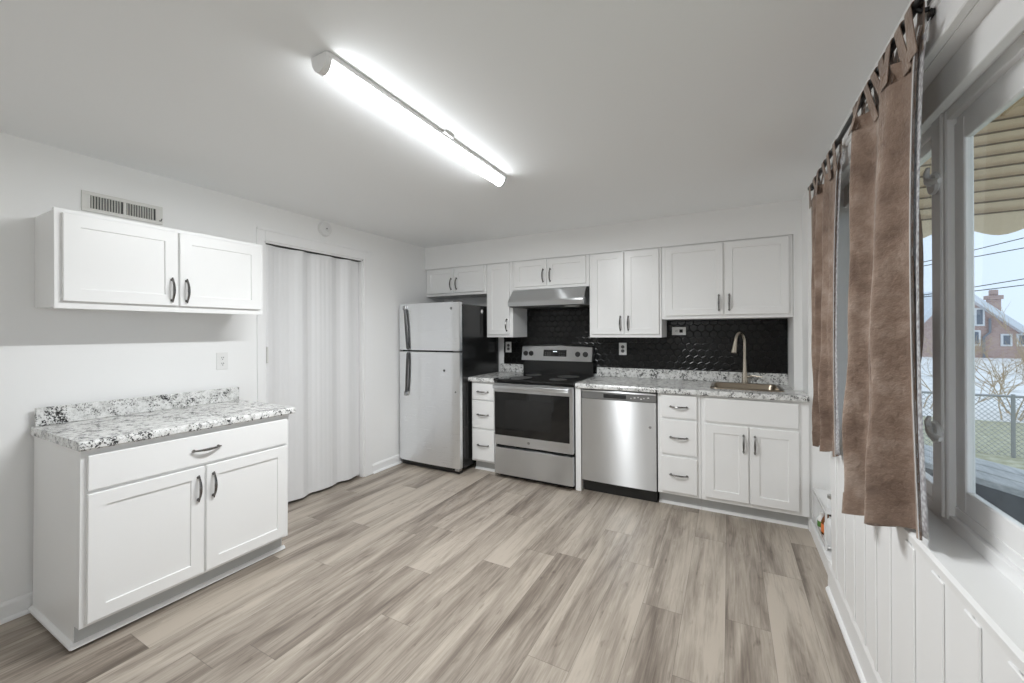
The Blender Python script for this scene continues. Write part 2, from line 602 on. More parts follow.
bx(XL - 0.06, XL - 0.012, DY0 + 0.012, DY1 - 0.012, DZ - 0.016, DZ - 0.012).build('header_track', 'vent_dark', d1)
x, y = fold(0.0)
MB().box(XL - 0.022, XL + 0.006, 1.806, 1.818, 1.13, 1.25, 0.004).build('door_handle', 'vent_metal', d1)

# ------------------------------------------------------------------ window in the right wall
w1 = sempty('window_1')
w1['label'] = 'long white sliding window with grey sashes in the right wall'
XW = 0.56                                        # inner plane of the frame
def wbox(name, m, *a, **k):
    return bx(*a, **k).build(name, m, w1)
# sloped sill board with a rounded nose
MB().prism([(XP - 0.012, WZ0 - 0.03), (XP - 0.014, WZ0 - 0.008), (XP - 0.006, WZ0), (XW, WZ0 + 0.012), (XW, WZ0 - 0.03)], 'y', WY0 - 0.04, WY1 + 0.04).build('window_sill', 'trim_paint', w1)
# head casing and stepped head
MB().box(XP - 0.024, XP, WY0 - 0.08, WY1 + 0.07, WZ1, WZ1 + 0.085, 0.003).box(XP - 0.034, XP, WY0 - 0.09, WY1 + 0.08, WZ1 + 0.083, WZ1 + 0.105, 0.004).build('head_casing', 'trim_paint', w1)
MB().box(XP + 0.035, XP + 0.06, WY0, WY1, 1.955, WZ1, 0.002).box(XP + 0.055, XW + 0.01, WY0, WY1, 1.985, WZ1, 0.002).build('head_stop', 'trim_paint', w1)
MB().box(XW, XW + 0.05, WY0, WY1, 1.955, WZ1, 0.002).box(XW + 0.018, XW + 0.05, WY0, 1.626, 1.936, 1.96, 0.002).build('window_frame', 'window_vinyl', w1)
MB().box(XW, XW + 0.06, WY0, WY1, WZ0 - 0.02, 0.815, 0.002).box(XW + 0.012, XW + 0.06, WY0, WY1, 0.815, 0.845, 0.002).build('bottom_track', 'window_vinyl', w1)
MB().box(XP + 0.0, XW + 0.05, WY1 - 0.02, WY1, WZ0, WZ1, 0.002).build('side_jamb', 'window_vinyl', w1)
MB().box(XP + 0.0, XW + 0.05, WY0, WY0 + 0.02, WZ0, WZ1, 0.002).build('side_jamb', 'window_vinyl', w1)
# far casing on the wall face
bx(XP - 0.018, XP, WY1, WY1 + 0.07, WZ0 - 0.02, WZ1, 0.003).build('side_casing', 'trim_paint', w1)
# mullion post
MB().box(XW - 0.004, XW + 0.05, 1.628, 1.722, 0.80, 1.985, 0.004).box(XW - 0.010, XW, 1.645, 1.705, 0.80, 1.985, 0.003).build('mullion_post', 'window_vinyl', w1)
MB().box(XW - 0.002, XW + 0.05, 2.18, 2.25, 0.80, 1.985, 0.004).build('mullion_post', 'window_vinyl', w1)
def sash(y0, y1, z0, z1, x, t, m, d=0.03):
    s = MB()
    s.box(x, x + d, y0, y0 + t, z0, z1, 0.003).box(x, x + d, y1 - t, y1, z0, z1, 0.003)
    s.box(x, x + d, y0 + t, y1 - t, z0, z0 + t * 1.1, 0.003).box(x, x + d, y0 + t, y1 - t, z1 - t * 1.1, z1, 0.003)
    o = s.build('sash', m, w1)
    bx(x + d * 0.4, x + d * 0.4 + 0.004, y0 + t - 0.004, y1 - t + 0.004, z0 + t, z1 - t).build('glass_pane', 'window_glass', o)
    return o
sash(WY0 + 0.02, 1.624, 0.845, 1.938, XW + 0.012, 0.056, 'window_vinyl', 0.02)
sash(1.722, 2.18, 0.82, 1.965, XW + 0.008, 0.038, 'window_vinyl')
sash(2.25, WY1 - 0.02, 0.82, 1.965, XW + 0.008, 0.05, 'window_grey')
def latch(z):
    m = MB()
    m.lathe([(0.0, -0.006), (0.030, -0.006), (0.034, 0.0), (0.030, 0.010), (0.020, 0.013)], 20, (XW - 0.014, 1.675, z), 'x')
    m.tube([(XW - 0.020, 1.675, z), (XW - 0.030, 1.663, z + 0.006), (XW - 0.034, 1.636, z - 0.004), (XW - 0.022, 1.612, z - 0.010)], [0.010, 0.011, 0.010, 0.007], 8)
    m.tube([(XW - 0.026, 1.675, z), (XW - 0.032, 1.671, z + 0.030), (XW - 0.030, 1.663, z + 0.046)], [0.009, 0.008, 0.005], 8)
    m.build('latch', 'outlet_plastic', w1, smooth=True)
latch(1.79)
latch(1.045)

# ------------------------------------------------------------------ ceiling light
LX, LY0, LY1 = -1.228, 0.925, 2.165
cl = thing('ceiling_light', 'long white tube light glowing on the ceiling', 'ceiling light', (LX, (LY0 + LY1) / 2, HC))
L = (LY1 - LY0) / 2
MB().box(-0.040, 0.040, -L, L, -0.020, 0.0, 0.003).build('base_pan', 'white_plastic', cl)
prof = []
for k in range(17):
    a = PI * k / 16
    prof.append((0.036 * math.cos(a), -0.020 - 0.042 * math.sin(a)))
m = MB()
m.prism(prof, 'y', -L + 0.012, L - 0.012)
m.build('diffuser', 'lamp_diffuser', cl, smooth=True)
ld = bpy.data.lights.new('lamp_tube', 'AREA')            # the light the lens throws downwards
ld.shape = 'RECTANGLE'
ld.size, ld.size_y = 0.05, 2 * L - 0.19
ld.energy = TUBE_WATTS
ld.color = (0.955, 0.985, 1.0)
lo = bpy.data.objects.new('lamp_tube', ld)
COL.objects.link(lo)
lo.parent = cl
lo.location = (0, 0.06, -0.0635)
for s in (-1, 1):
    pr = [(0.0395 * math.cos(PI * k / 16), -0.006 - 0.060 * math.sin(PI * k / 16)) for k in range(17)]
    e = MB()
    e.prism(pr, 'y', s * (L - 0.014), s * (L + 0.010))
    e.build('end_cap', 'clear_plastic', cl)
for dy in (0.055, 0.105):
    pr = [(0.0372 * math.cos(PI * k / 16), -0.0195 - 0.0440 * math.sin(PI * k / 16)) for k in range(17)]
    MB().prism(pr, 'y', -L + dy, -L + dy + 0.004).build('joint_ring', 'vent_metal', cl)
bx(0.040, 0.056, 0.0, 0.07, -0.012, 0.0, 0.002).build('mounting_clip', 'white_plastic', cl)

# fill light added behind the camera, shaped as a globe pendant
rl_ = thing('fill_pendant', 'added white globe fill light behind the camera', 'fill light', (-0.85, -1.25, HC))
MB().lathe([(0, 0), (0.06, 0), (0.06, -0.012), (0.02, -0.03), (0, -0.03)], 24).build('canopy', 'white_plastic', rl_, smooth=True)  # canopy of the added fill light
MB().tube([(0, 0, -0.025), (0, 0, -0.40)], 0.004, 8).build('fill_cord', 'white_plastic', rl_, smooth=True)
MB().lathe([(0, -0.39), (0.03, -0.39), (0.035, -0.43), (0, -0.43)], 20).build('fill_socket', 'white_plastic', rl_, smooth=True)
MB().lathe([(0.14 * math.sin(PI * k / 14) + 0.0005, -0.56 + 0.14 * math.cos(PI * k / 14)) for k in range(15)], 28).build('fill_globe', 'fill_globe_glow', rl_, smooth=True)

# ------------------------------------------------------------------ cabinets
def shaker(wd, ht, t=0.019, fr=0.058, rec=0.007):
    """door with a recessed flat centre panel; front faces -y, lower left corner at the origin"""
    m = MB()
    b = 0.0025
    def ring(ix, y):
        return [(ix, y, ix), (wd - ix, y, ix), (wd - ix, y, ht - ix), (ix, y, ht - ix)]
    rings = [ring(0, 0), ring(0, -t + b), ring(b, -t), ring(fr, -t), ring(fr + 0.002, -t + rec), ]
    vs = [v for r in rings for v in r]
    fs = [[0, 1, 2, 3]]
    for i in range(len(rings) - 1):
        for k in range(4):
            fs.append([i * 4 + k, i * 4 + (k + 1) % 4, (i + 1) * 4 + (k + 1) % 4, (i + 1) * 4 + k])
    n = (len(rings) - 1) * 4
    fs.append([n, n + 1, n + 2, n + 3])
    return m.faces(vs, fs)
def slab(wd, ht, t=0.019):
    return bx(0, wd, -t, 0, 0, ht, 0.0035, 2)
def pull_mesh(horizontal=False):
    """bowed bar with two flared feet, front towards -y"""
    m = MB()
    h = 0.048
    pts, rs = [], []
    for k in range(13):
        s = -1 + k / 6
        z = s * 0.060
        y = -0.008 - 0.020 * (1 - abs(s) ** 2.4)
        pts.append((0, y, z))
        rs.append(0.0042 + 0.0030 * (1 - abs(s)) ** 0.8)
    m.tube(pts, rs, 8)
    for s in (-1, 1):
        m.lathe([(0.0, 0.0), (0.0075, 0.0), (0.0075, -0.003), (0.0045, -0.007), (0.006, -0.012), (0.0035, -0.016)], 10, (0, 0, s * 0.056), 'y')
        m.tube([(0, -0.009, s * 0.056), (0, -0.010, s * 0.068)], [0.0055, 0.003], 8)
    if horizontal:
        m.bm.transform(Matrix.Rotation(PI / 2, 4, 'Y'))
    return m
PULL_V = pull_mesh().build('pull', 'pull_metal', smooth=True)
PULL_H = pull_mesh(True).build('pull', 'pull_metal', smooth=True)
PV, PH = PULL_V.data, PULL_H.data
bpy.data.objects.remove(PULL_V)
bpy.data.objects.remove(PULL_H)
def pull(parent, x, z, hor=False, t=0.019):
    o = bpy.data.objects.new('pull', PH if hor else PV)
    COL.objects.link(o)
    o.parent = parent
    o.location = (x, -t, z)
    return o
def door(root, x, z, wd, ht, pull_at=None, fr=0.058):
    o = shaker(wd, ht, fr=fr).build('door', 'cabinet_paint', root, loc=(x, 0, z))
    if pull_at:
        pull(o, pull_at[0], pull_at[1])
    return o
def drawer(root, x, z, wd, ht, name='drawer', p=True, t=0.019):
    o = slab(wd, ht).build(name, 'cabinet_paint', root, loc=(x, 0, z))
    if p:
        pull(o, wd / 2, ht / 2, True)
    return o
def carcass(root, wd, ht, dp, z0=0.0, m='cabinet_paint'):
    # box behind a face frame, with the frame's front edge eased
    c = MB()
    c.box(0, wd, 0.019, dp, z0, ht).box(0, wd, 0, 0.019, z0, ht, 0.0015)
    return c.build('cabinet_box', m, root)

# wall cabinets over the back counter
YU = YS + 0.012                                  # face frame plane of the wall cabinets
def upper(name_label, x0, x1, z0, z1, doors, pulls, dp=None):
    r = thing('wall_cabinet', name_label, 'cabinet', (x0, YU, z0))
    wd, ht = x1 - x0, z1 - z0
    carcass(r, wd, ht, (YB - 0.004) - YU if dp is None else dp)
    for (a, b), px in zip(doors, pulls):
        dw = b - a
        door(r, a - x0, 0.028, dw, ht - 0.040, px, fr=0.052)
    return r
ZT = ZSOF - 0.004
PUZ = 0.10
upper('short white two-door wall cabinet above the refrigerator', -3.018, -2.222, 1.752, ZT, [(-2.995, -2.632), (-2.616, -2.245)], [(0.335, 0.096), (0.028, 0.096)])
upper('narrow tall white wall cabinet with a single door, left of the range hood', -2.219, -1.912, 1.298, ZT, [(-2.200, -1.945)], [(0.228, 0.096)])
upper('short white two-door wall cabinet right above the range hood', -1.909, -1.122, 1.768, ZT, [(-1.880, -1.542), (-1.528, -1.150)], [(0.308, 0.096), (0.030, 0.096)])
upper('tall white two-door wall cabinet between the range hood and the sink cabinet', -1.119, -0.497, 1.298, ZT, [(-1.095, -0.808), (-0.797, -0.515)], [(0.258, 0.096), (0.028, 0.096)])
upper('wide white two-door wall cabinet above the sink faucet', -0.494, 0.4185, 1.450, ZT, [(-0.464, -0.037), (-0.025, 0.395)], [(0.397, 0.096), (0.030, 0.096)])

# wall cabinet over the short counter on the left wall
r = thing('wall_cabinet', 'white two-door wall cabinet hung on the left wall below the air vent', 'cabinet', (-2.693, 0.650, 1.470), PI / 2)
wd, ht = 0.936, 0.460
c = MB()
c.box(0.015, wd - 0.015, 0.019, 0.3295, 0.012, ht).box(0, wd, 0, 0.019, 0.0, ht, 0.0015)
c.build('cabinet_box', 'cabinet_paint', r)
door(r, 0.024, 0.034, 0.440, 0.405, (0.410, 0.085))
door(r, 0.472, 0.034, 0.440, 0.405, (0.030, 0.085))

# base cabinets on the back wall
YF = YB - 0.63                                   # drawer fronts' plane is YF, frames behind it
YFF = YF + 0.019
def base(label, x0, x1, toe=True, dp=None):
    r = thing('base_cabinet', label, 'cabinet', (x0, YFF, 0))
    wd = x1 - x0
    c = MB()
    d = (YB - 0.004) - YFF
    if toe:
        c.box(0, wd, 0.019, d, 0.10, 0.874).box(0, wd, 0, 0.019, 0.10, 0.874, 0.0015)
    else:                                        # open-topped for the sink; the back part stops at the return wall
        w2 = 0.420 - x0
        c.box(0, wd, 0, 0.019, 0.10, 0.874, 0.0015).box(0, 0.018, 0.019, d, 0.10, 0.874).box(w2 - 0.018, w2, 0.019, d, 0.10, 0.874)
        c.box(0.018, w2 - 0.018, 0.019, d, 0.10, 0.118).box(0.018, w2 - 0.018, d - 0.006, d, 0.118, 0.874)
    c.build('cabinet_box', 'cabinet_paint', r)
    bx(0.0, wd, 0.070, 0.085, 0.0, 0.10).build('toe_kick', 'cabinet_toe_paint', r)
    MB().prism([(0.070, 0), (0.054, 0), (0.055, 0.009), (0.062, 0.016), (0.070, 0.019)], 'x', 0.0, wd).build('shoe_moulding', 'trim_paint', r)
    return r
r = base('narrow white three-drawer base cabinet between refrigerator and range', -2.222, -1.945)
for z0, z1 in ((0.702, 0.858), (0.428, 0.690), (0.120, 0.412)):
    drawer(r, 0.018, z0, 0.243, z1 - z0)
r = base('white three-drawer base cabinet right of the dishwasher', -0.491, -0.186)
for z0, z1 in ((0.692, 0.862), (0.414, 0.674), (0.125, 0.394)):
    drawer(r, 0.028, z0, 0.252, z1 - z0)
r = base('white sink base cabinet with two doors under the sink', -0.184, 0.4715, toe=False)
drawer(r, 0.027, 0.688, 0.570, 0.170, 'false_front', False)
door(r, 0.026, 0.130, 0.278, 0.536, (0.248, 0.42))
door(r, 0.313, 0.130, 0.285, 0.536, (0.030, 0.42))
tag(bx(-1.155, -1.108, YF, YB - 0.004, 0.0, 0.874, 0.0015).build('filler_panel', 'cabinet_paint'), 'narrow white upright end panel between range and dishwasher', 'panel')

# base cabinet with its own counter on the left wall (stands a little skewed on the sloping floor)
TILT = 0.010
def left_matrix():
    return (Matrix.Translation((-2.414, 0.647, 0.0128)) @ Matrix.Rotation(-TILT, 4, 'X') @ Matrix.Rotation(PI / 2, 4, 'Z'))
ML = left_matrix()
rl = ML.to_euler()
r = thing('base_cabinet', 'white base cabinet on the left wall with one wide drawer over two doors', 'cabinet', ML.translation, rot=rl)
wd = 0.918
c = MB()
c.box(0, wd, 0.019, 0.585, 0.095, 0.850).box(0, wd, 0, 0.019, 0.095, 0.850, 0.0015)
c.box(0, wd, 0.062, 0.585, 0.0, 0.095)
c.build('cabinet_box', 'cabinet_paint', r)
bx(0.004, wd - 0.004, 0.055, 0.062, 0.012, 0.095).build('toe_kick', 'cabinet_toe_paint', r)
MB().prism([(0.055, 0.002), (0.040, 0.002), (0.041, 0.011), (0.048, 0.018), (0.055, 0.021)], 'x', -0.012, wd + 0.010).build('shoe_moulding', 'trim_paint', r)
MB().prism([(0.0, 0.002), (-0.015, 0.002), (-0.014, 0.011), (-0.007, 0.018), (0.0, 0.021)], 'y', 0.045, 0.585).build('shoe_moulding', 'trim_paint', r)
drawer(r, 0.020, 0.672, 0.880, 0.150)
door(r, 0.020, 0.112, 0.434, 0.546, (0.405, 0.44))
door(r, 0.464, 0.112, 0.436, 0.546, (0.030, 0.44))
ct = thing('countertop', 'short speckled granite-look countertop on the left wall cabinet', 'countertop', (ML @ Vector((0, 0, 0.8505))), rot=rl)
def counter_poly(front, back, t=0.038):
    return [(back, 0), (front + 0.004, 0), (front, 0.006), (front, t - 0.012), (front + 0.004, t - 0.003), (front + 0.012, t), (back, t)]
MB().prism(counter_poly(-0.038, 0.585), 'x', -0.012, wd + 0.022).build('worktop', 'granite_laminate', ct)
bx(0.0, wd + 0.016, 0.566, 0.585, 0.0385, 0.128, 0.003).build('backsplash', 'granite_laminate', ct)

# countertops on the back wall
ZC = 0.8745
YCF = YB - 0.648
c1 = thing('countertop', 'narrow speckled granite-look countertop between refrigerator and range', 'countertop', (-2.240, YB, ZC))
MB().prism(counter_poly(-0.648, -0.003, 0.040), 'x', 0, 0.297).build('worktop', 'granite_laminate', c1)
bx(0, 0.297, -0.022, -0.003, 0.0405, 0.128, 0.003).build('backsplash', 'granite_laminate', c1)
c2 = thing('countertop', 'long speckled granite-look countertop running from the range past the sink', 'countertop', (-1.151, YB, ZC))
SX0, SX1, SY0, SY1 = -0.130, 0.352, -0.50, -0.096      # sink cutout, local x in world - see below
ox = -1.151
m = MB()
m.prism(counter_poly(-0.648, SY0 + 0.012, 0.040), 'x', 0, 1.6225)
m.box(0, SX0 + 0.012 - ox, SY0 + 0.012, -0.003, 0, 0.040)
m.box(SX1 - 0.012 - ox, 0.421 - ox - 0.001, SY0 + 0.012, -0.003, 0, 0.040)
m.box(0.421 - ox - 0.001, 1.6225, SY0 + 0.012, YS - YB - 0.001, 0, 0.040)
m.box(SX0 + 0.012 - ox, SX1 - 0.012 - ox, SY1 - 0.012, -0.003, 0, 0.040)
m.build('worktop', 'granite_laminate', c2)
bx(0.006, 0.421 - ox - 0.002, -0.022, -0.003, 0.0405, 0.128, 0.003).build('backsplash', 'granite_laminate', c2)

# sink: rim, bowl and drain
sk = thing('sink', 'brushed steel drop-in sink in the long countertop under the faucet', 'sink', ((SX0 + SX1) / 2, YB + (SY0 + SY1) / 2, ZC + 0.0405))
def rrect(hx, hy, rad, z, n=6):
    pts = []
    for (cx, cy, a0) in ((hx - rad, hy - rad, 0), (-hx + rad, hy - rad, PI / 2), (-hx + rad, -hy + rad, PI), (hx - rad, -hy + rad, 1.5 * PI)):
        for k in range(n + 1):
            a = a0 + PI / 2 * k / n
            pts.append((cx + rad * math.cos(a), cy + rad * math.sin(a), z))
    return pts
hx, hy = (SX1 - SX0) / 2, (SY1 - SY0) / 2
rings = [rrect(hx, hy, 0.05, 0.0), rrect(hx - 0.003, hy - 0.003, 0.05, 0.007), rrect(hx - 0.010, hy - 0.010, 0.048, 0.009), rrect(hx - 0.028, hy - 0.028, 0.045, 0.006),
         rrect(hx - 0.034, hy - 0.034, 0.045, -0.01), rrect(hx - 0.045, hy - 0.045, 0.05, -0.15), rrect(hx - 0.07, hy - 0.07, 0.05, -0.165), rrect(0.03, 0.03, 0.029, -0.168)]
vs = [v for q in rings for v in q]
n = len(rings[0])
fs = []
for i in range(len(rings) - 1):
    for k in range(n):
        fs.append([i * n + k, i * n + (k + 1) % n, (i + 1) * n + (k + 1) % n, (i + 1) * n + k])
fs.append([(len(rings) - 1) * n + k for k in range(n)])
MB().faces(vs, fs).build('basin', 'sink_steel', sk, smooth=True)
MB().lathe([(0.0, 0.0), (0.040, 0.0), (0.043, 0.003), (0.030, 0.004), (0.026, 0.001)], 20, (0, 0, -0.168)).build('drain', 'nickel', sk, smooth=True)
# gooseneck pull-down faucet
fx, fy = 0.116, YB - 0.058
fa = thing('faucet', 'brushed nickel gooseneck pull-down faucet behind the sink', 'faucet', (fx, fy, ZC + 0.0405))
MB().lathe([(0.0, 0.0), (0.028, 0.0), (0.028, 0.006), (0.023, 0.012), (0.021, 0.05), (0.017, 0.11), (0.0145, 0.16), (0.0135, 0.20)], 20).build('body', 'nickel', fa, smooth=True)
pts = [(0, 0, 0.19), (0, 0, 0.336)]
R = 0.074
dirx, diry = -0.46, -0.888                      # the spout swings out over the bowl and a little to the left
for k in range(1, 15):
    a = PI * k / 14 * 0.93
    s = R * (1 - math.cos(a))
    pts.append((dirx * s, diry * s, 0.336 + R * 1.1 * math.sin(a)))
MB().tube(pts, 0.0125, 14).build('spout', 'nickel', fa, smooth=True)
e = Vector(pts[-1])
dr = (Vector(pts[-1]) - Vector(pts[-2])).normalized()
MB().tube([e - dr * 0.005, e + dr * 0.02, e + dr * 0.065, e + dr * 0.098, e + dr * 0.102], [0.0135, 0.0145, 0.019, 0.0225, 0.020], 16).build('spray_head', 'nickel', fa, smooth=True)
MB().tube([(0.015, 0, 0.055), (0.045, -0.002, 0.062), (0.055, -0.003, 0.064)], [0.010, 0.010, 0.008], 10).tube([(0.05, -0.003, 0.064), (0.075, -0.012, 0.066), (0.125, -0.03, 0.060)], [0.007, 0.006, 0.0045], 8).build('lever', 'nickel', fa, smooth=True)

# ------------------------------------------------------------------ hexagon tiles on the back wall
m = MB()
R_, gap = 0.037, 0.0022
cw = math.sqrt(3) * R_
tx0, tx1, tz0, tz1 = -2.198, 0.4205, 0.935, 1.78
verts, faces = [], []
def hexa(cx, cz):
    rr = R_ - gap / 2
    n0 = len(verts)
    def cl(x, z):
        return (min(max(x, tx0), tx1), min(max(z, tz0), tz1))
    for (s, y) in ((1.0, -0.001), (1.0, -0.0046), (0.975, -0.0057), (0.875, -0.0067), (0.86, -0.0068)):
        for k in range(6):
            a = PI / 6 + PI / 3 * k
            x, z = cl(cx + rr * s * math.cos(a), cz + rr * s * math.sin(a))
            verts.append((x, YB + y, z))
    for i in range(4):
        for k in range(6):
            faces.append([n0 + i * 6 + k, n0 + i * 6 + (k + 1) % 6, n0 + (i + 1) * 6 + (k + 1) % 6, n0 + (i + 1) * 6 + k])
    faces.append([n0 + 24 + k for k in range(6)])
row = 0
z = tz0
while z < tz1 + R_:
    x = tx0 + (cw / 2 if row % 2 else 0)
    while x < tx1 + cw / 2:
        if x - cw / 2 < tx1 - 0.004 and x + cw / 2 > tx0 + 0.004 and z - R_ < tz1 - 0.004:
            hexa(x, z)
        x += cw
    z += 1.5 * R_
    row += 1
b = bmesh.new()
bv = [b.verts.new(v) for v in verts]
for f in faces:
    try:
        b.faces.new([bv[i] for i in f])
    except ValueError:
        pass
bmesh.ops.dissolve_degenerate(b, dist=1e-5, edges=b.edges[:])
bmesh.ops.recalc_face_normals(b, faces=b.faces[:])
m._merge(b)
m.mi = 1
m.box(tx0, tx1, YB - 0.0025, YB - 0.0002, tz0, tz1)
o = struct('trim_5', m, ['hex_tile', 'grout'])
o['label'] = 'black hexagon tile backsplash on the back wall'

# ------------------------------------------------------------------ badge with a monogram in a ring
def badge(parent, loc, r=0.014, name='badge'):
    m = MB()
    m.lathe([(0.0, 0.0), (r, 0.0), (r, -0.0015), (r * 0.9, -0.0022), (0.001, -0.0022)], 24, axis='y')
    m.mi = 1
    for k in range(24):
        a0, a1 = 2 * PI * k / 24, 2 * PI * (k + 1) / 24
        m.faces([(r * 0.74 * math.cos(a0), -0.0026, r * 0.74 * math.sin(a0)), (r * 0.86 * math.cos(a0), -0.0026, r * 0.86 * math.sin(a0)),
                 (r * 0.86 * math.cos(a1), -0.0026, r * 0.86 * math.sin(a1)), (r * 0.74 * math.cos(a1), -0.0026, r * 0.74 * math.sin(a1))], [[0, 1, 2, 3]])
    m.text('GE', r * 0.9, Matrix.Translation((0, -0.0026, 0)) @ Matrix.Rotation(PI / 2, 4, 'X'), 0.0003)
    return m.build(name, ['badge_metal', 'badge_dark'], parent, loc=loc)

# ------------------------------------------------------------------ refrigerator
fr = thing('refrigerator', 'stainless top-freezer refrigerator with black sides in the back left corner', 'refrigerator', (-2.992, 3.130, 0))
FW, FH = 0.752, 1.640
def curved_door(x0, x1, z0, z1, d=0.062, bow=0.012):
    n = 14
    poly = [(x1, d), (x0, d)]
    for k in range(n + 1):
        t = k / n
        x = x0 + t * (x1 - x0)
        y = bow * (2 * t - 1) ** 2 + 0.010 * max(0, abs(2 * t - 1) - 0.94) / 0.06
        poly.append((x, y))
    m = MB()
    m.prism(poly, 'z', z0, z1)
    return m
MB().box(0.004, FW - 0.004, 0.080, 0.765, 0.045, FH - 0.018, 0.004).build('body', 'black_enamel', fr)
bx(0.006, FW - 0.006, 0.064, 0.080, 0.10, FH - 0.02).build('door_gasket', 'black_plastic', fr)
fd = curved_door(0, FW, 1.176, FH).build('freezer_door', 'fridge_steel', fr, smooth=True)
rd = curved_door(0, FW, 0.060, 1.158).build('refrigerator_door', 'fridge_steel', fr, smooth=True)
for par, z0, z1 in ((fd, 1.190, 1.598), (rd, 0.735, 1.142)):
    pts = []
    top = par is fd
    for k in range(15):
        t = k / 14
        z = z0 + t * (z1 - z0)
        y = -0.008 - 0.006 * math.sin(PI * min(max(t, 0.03), 0.97)) ** 0.5
        u = 1 - t if top else t
        pts.append(((0.100 + 0.036 * u ** 0.75) if top else (0.112 + 0.026 * u ** 0.6), y, z))
    h = MB()
    h.tube(pts, [0.0125] * 15, 12)
    p = pts[0] if top else pts[14]
    for k in (0, 14):
        q = pts[k]
        h.box(q[0] - 0.012, q[0] + 0.012, q[1] - 0.004, 0.014, q[2] - 0.010, q[2] + 0.010, 0.004)
    q = pts[14] if top else pts[0]
    h.mi = 1
    h.box(q[0] - 0.018, q[0] + 0.014, q[1] - 0.012, 0.012, q[2] - 0.020, q[2] + 0.024, 0.006, 2)
    h.build('handle', ['dark_panel', 'badge_metal'], par, smooth=True)
badge(fd, (0.668, -0.004 + 0.0085, 1.580), 0.013)
MB().lathe([(0, 0), (0.010, 0), (0.011, -0.004), (0.004, -0.008)], 12, (0.585, 0.004, 0.985), 'y').build('magnet', 'slot_dark', rd)
MB().lathe([(0, 0), (0.007, 0), (0.007, -0.004), (0.003, -0.006)], 12, (0.712, 0.010, 0.785), 'y').build('magnet', 'badge_dark', rd)
bx(0.02, FW - 0.02, 0.040, 0.080, 0.008, 0.058).build('toe_grille', 'black_plastic', fr)
for z in (FH + 0.001, 1.160):
    MB().box(FW - 0.075, FW - 0.008, 0.020, 0.100, z if z > 1.5 else z, z + 0.014, 0.003).build('hinge_cover', 'badge_dark', fr)
MB().box(FW - 0.05, FW - 0.004, 0.006, 0.06, 0.038, 0.058, 0.003).build('hinge_bracket', 'badge_metal', fr)
for x in (0.03, FW - 0.06):
    for y in (0.10, 0.72):
        MB().lathe([(0, 0), (0.018, 0), (0.018, 0.012), (0.009, 0.014), (0.009, 0.046)], 12, (x + 0.015, y, 0)).build('foot', 'black_plastic', fr)
# oval white sticker on the side panel
MB().lathe([(0, 0), (0.020, 0), (0.020, 0.0012), (0.0, 0.0012)], 20, (FW - 0.0042, 0.425, 1.565), 'x').build('sticker', 'outlet_plastic', fr)

# ------------------------------------------------------------------ range
RX0, RX1 = -1.932, -1.162
RWD = RX1 - RX0
YR = YB - 0.675                                  # oven door front
rg = thing('range', 'stainless electric range with black glass cooktop under the range hood', 'stove', (RX0, YR, 0))
MB().box(0.004, RWD - 0.004, 0.045, 0.655, 0.040, 0.895, 0.003).build('body', 'black_enamel', rg)
bx(0.02, RWD - 0.02, 0.075, 0.60, 0.0, 0.041).build('kick_space', 'black_plastic', rg)
MB().box(-0.006, RWD + 0.006, -0.006, 0.600, 0.896, 0.920, 0.006, 2).build('cooktop', 'black_glass', rg)
for (x, y, rr) in ((0.20, 0.17, 0.105), (0.57, 0.17, 0.080), (0.20, 0.44, 0.080), (0.57, 0.44, 0.105)):
    MB().lathe([(0, 0), (rr, 0), (rr, 0.0008), (0, 0.0008)], 40, (x, y, 0.9202)).build('burner', 'burner_grey', rg)
od = MB().box(0, RWD, 0.0, 0.044, 0.312, 0.880, 0.005, 2).build('oven_door', 'brushed_steel', rg)
MB().box(0.008, RWD - 0.030, -0.004, 0.010, 0.402, 0.800, 0.002).build('door_glass', 'black_glass', od)
MB().box(0.115, 0.575, -0.0048, -0.0030, 0.475, 0.735, 0.001).build('oven_window', 'black_enamel', od)
h = MB()
h.box(0.010, RWD - 0.020, -0.052, -0.028, 0.832, 0.868, 0.008, 3)
for x in (0.03, RWD - 0.06):
    h.box(x, x + 0.028, -0.034, 0.004, 0.836, 0.864, 0.004)
h.build('handle', 'brushed_steel', od, smooth=True)
badge(od, (RWD * 0.46, -0.0002, 0.358), 0.013)
dw_ = MB().box(0, RWD, 0.0, 0.044, 0.040, 0.288, 0.005, 2).build('storage_drawer', 'brushed_steel', rg)
# backguard: black riser and slanted stainless control panel
bx(0.006, RWD - 0.006, 0.600, 0.650, 0.896, 1.07, 0.003).build('backguard_riser', 'black_enamel', rg)
poly = [(0.560, 1.058), (0.585, 1.195), (0.600, 1.204), (0.655, 1.204), (0.655, 1.058)]
n = 16
vs, fs = [], []
for i in range(n + 1):
    t = i / n
    x = 0.006 + t * (RWD - 0.012)
    arch = 0.012 * (1 - (2 * t - 1) ** 2)
    for (y, z) in poly:
        vs.append((x, y, z + (arch if z > 1.1 else 0)))
for i in range(n):
    for k in range(5):
        fs.append([i * 5 + k, i * 5 + (k + 1) % 5, (i + 1) * 5 + (k + 1) % 5, (i + 1) * 5 + k])
fs += [[0, 1, 2, 3, 4], [n * 5 + k for k in range(5)]]
bgd = MB().faces(vs, fs).build('backguard', 'brushed_steel', rg)
slope = math.atan2(0.025, 0.137)
def on_guard(x, z):
    return Matrix.Translation((x, 0.560 + (z - 1.058) * 0.025 / 0.137, z)) @ Matrix.Rotation(-slope, 4, 'X')
m = MB()
m.box(-0.125, 0.125, -0.003, 0.004, -0.034, 0.034, 0.001)
m.mi = 1
for k in range(3):
    m.box(-0.018 + k * 0.015, -0.008 + k * 0.015, -0.0036, -0.0031, 0.012, 0.020)
m.mi = 2
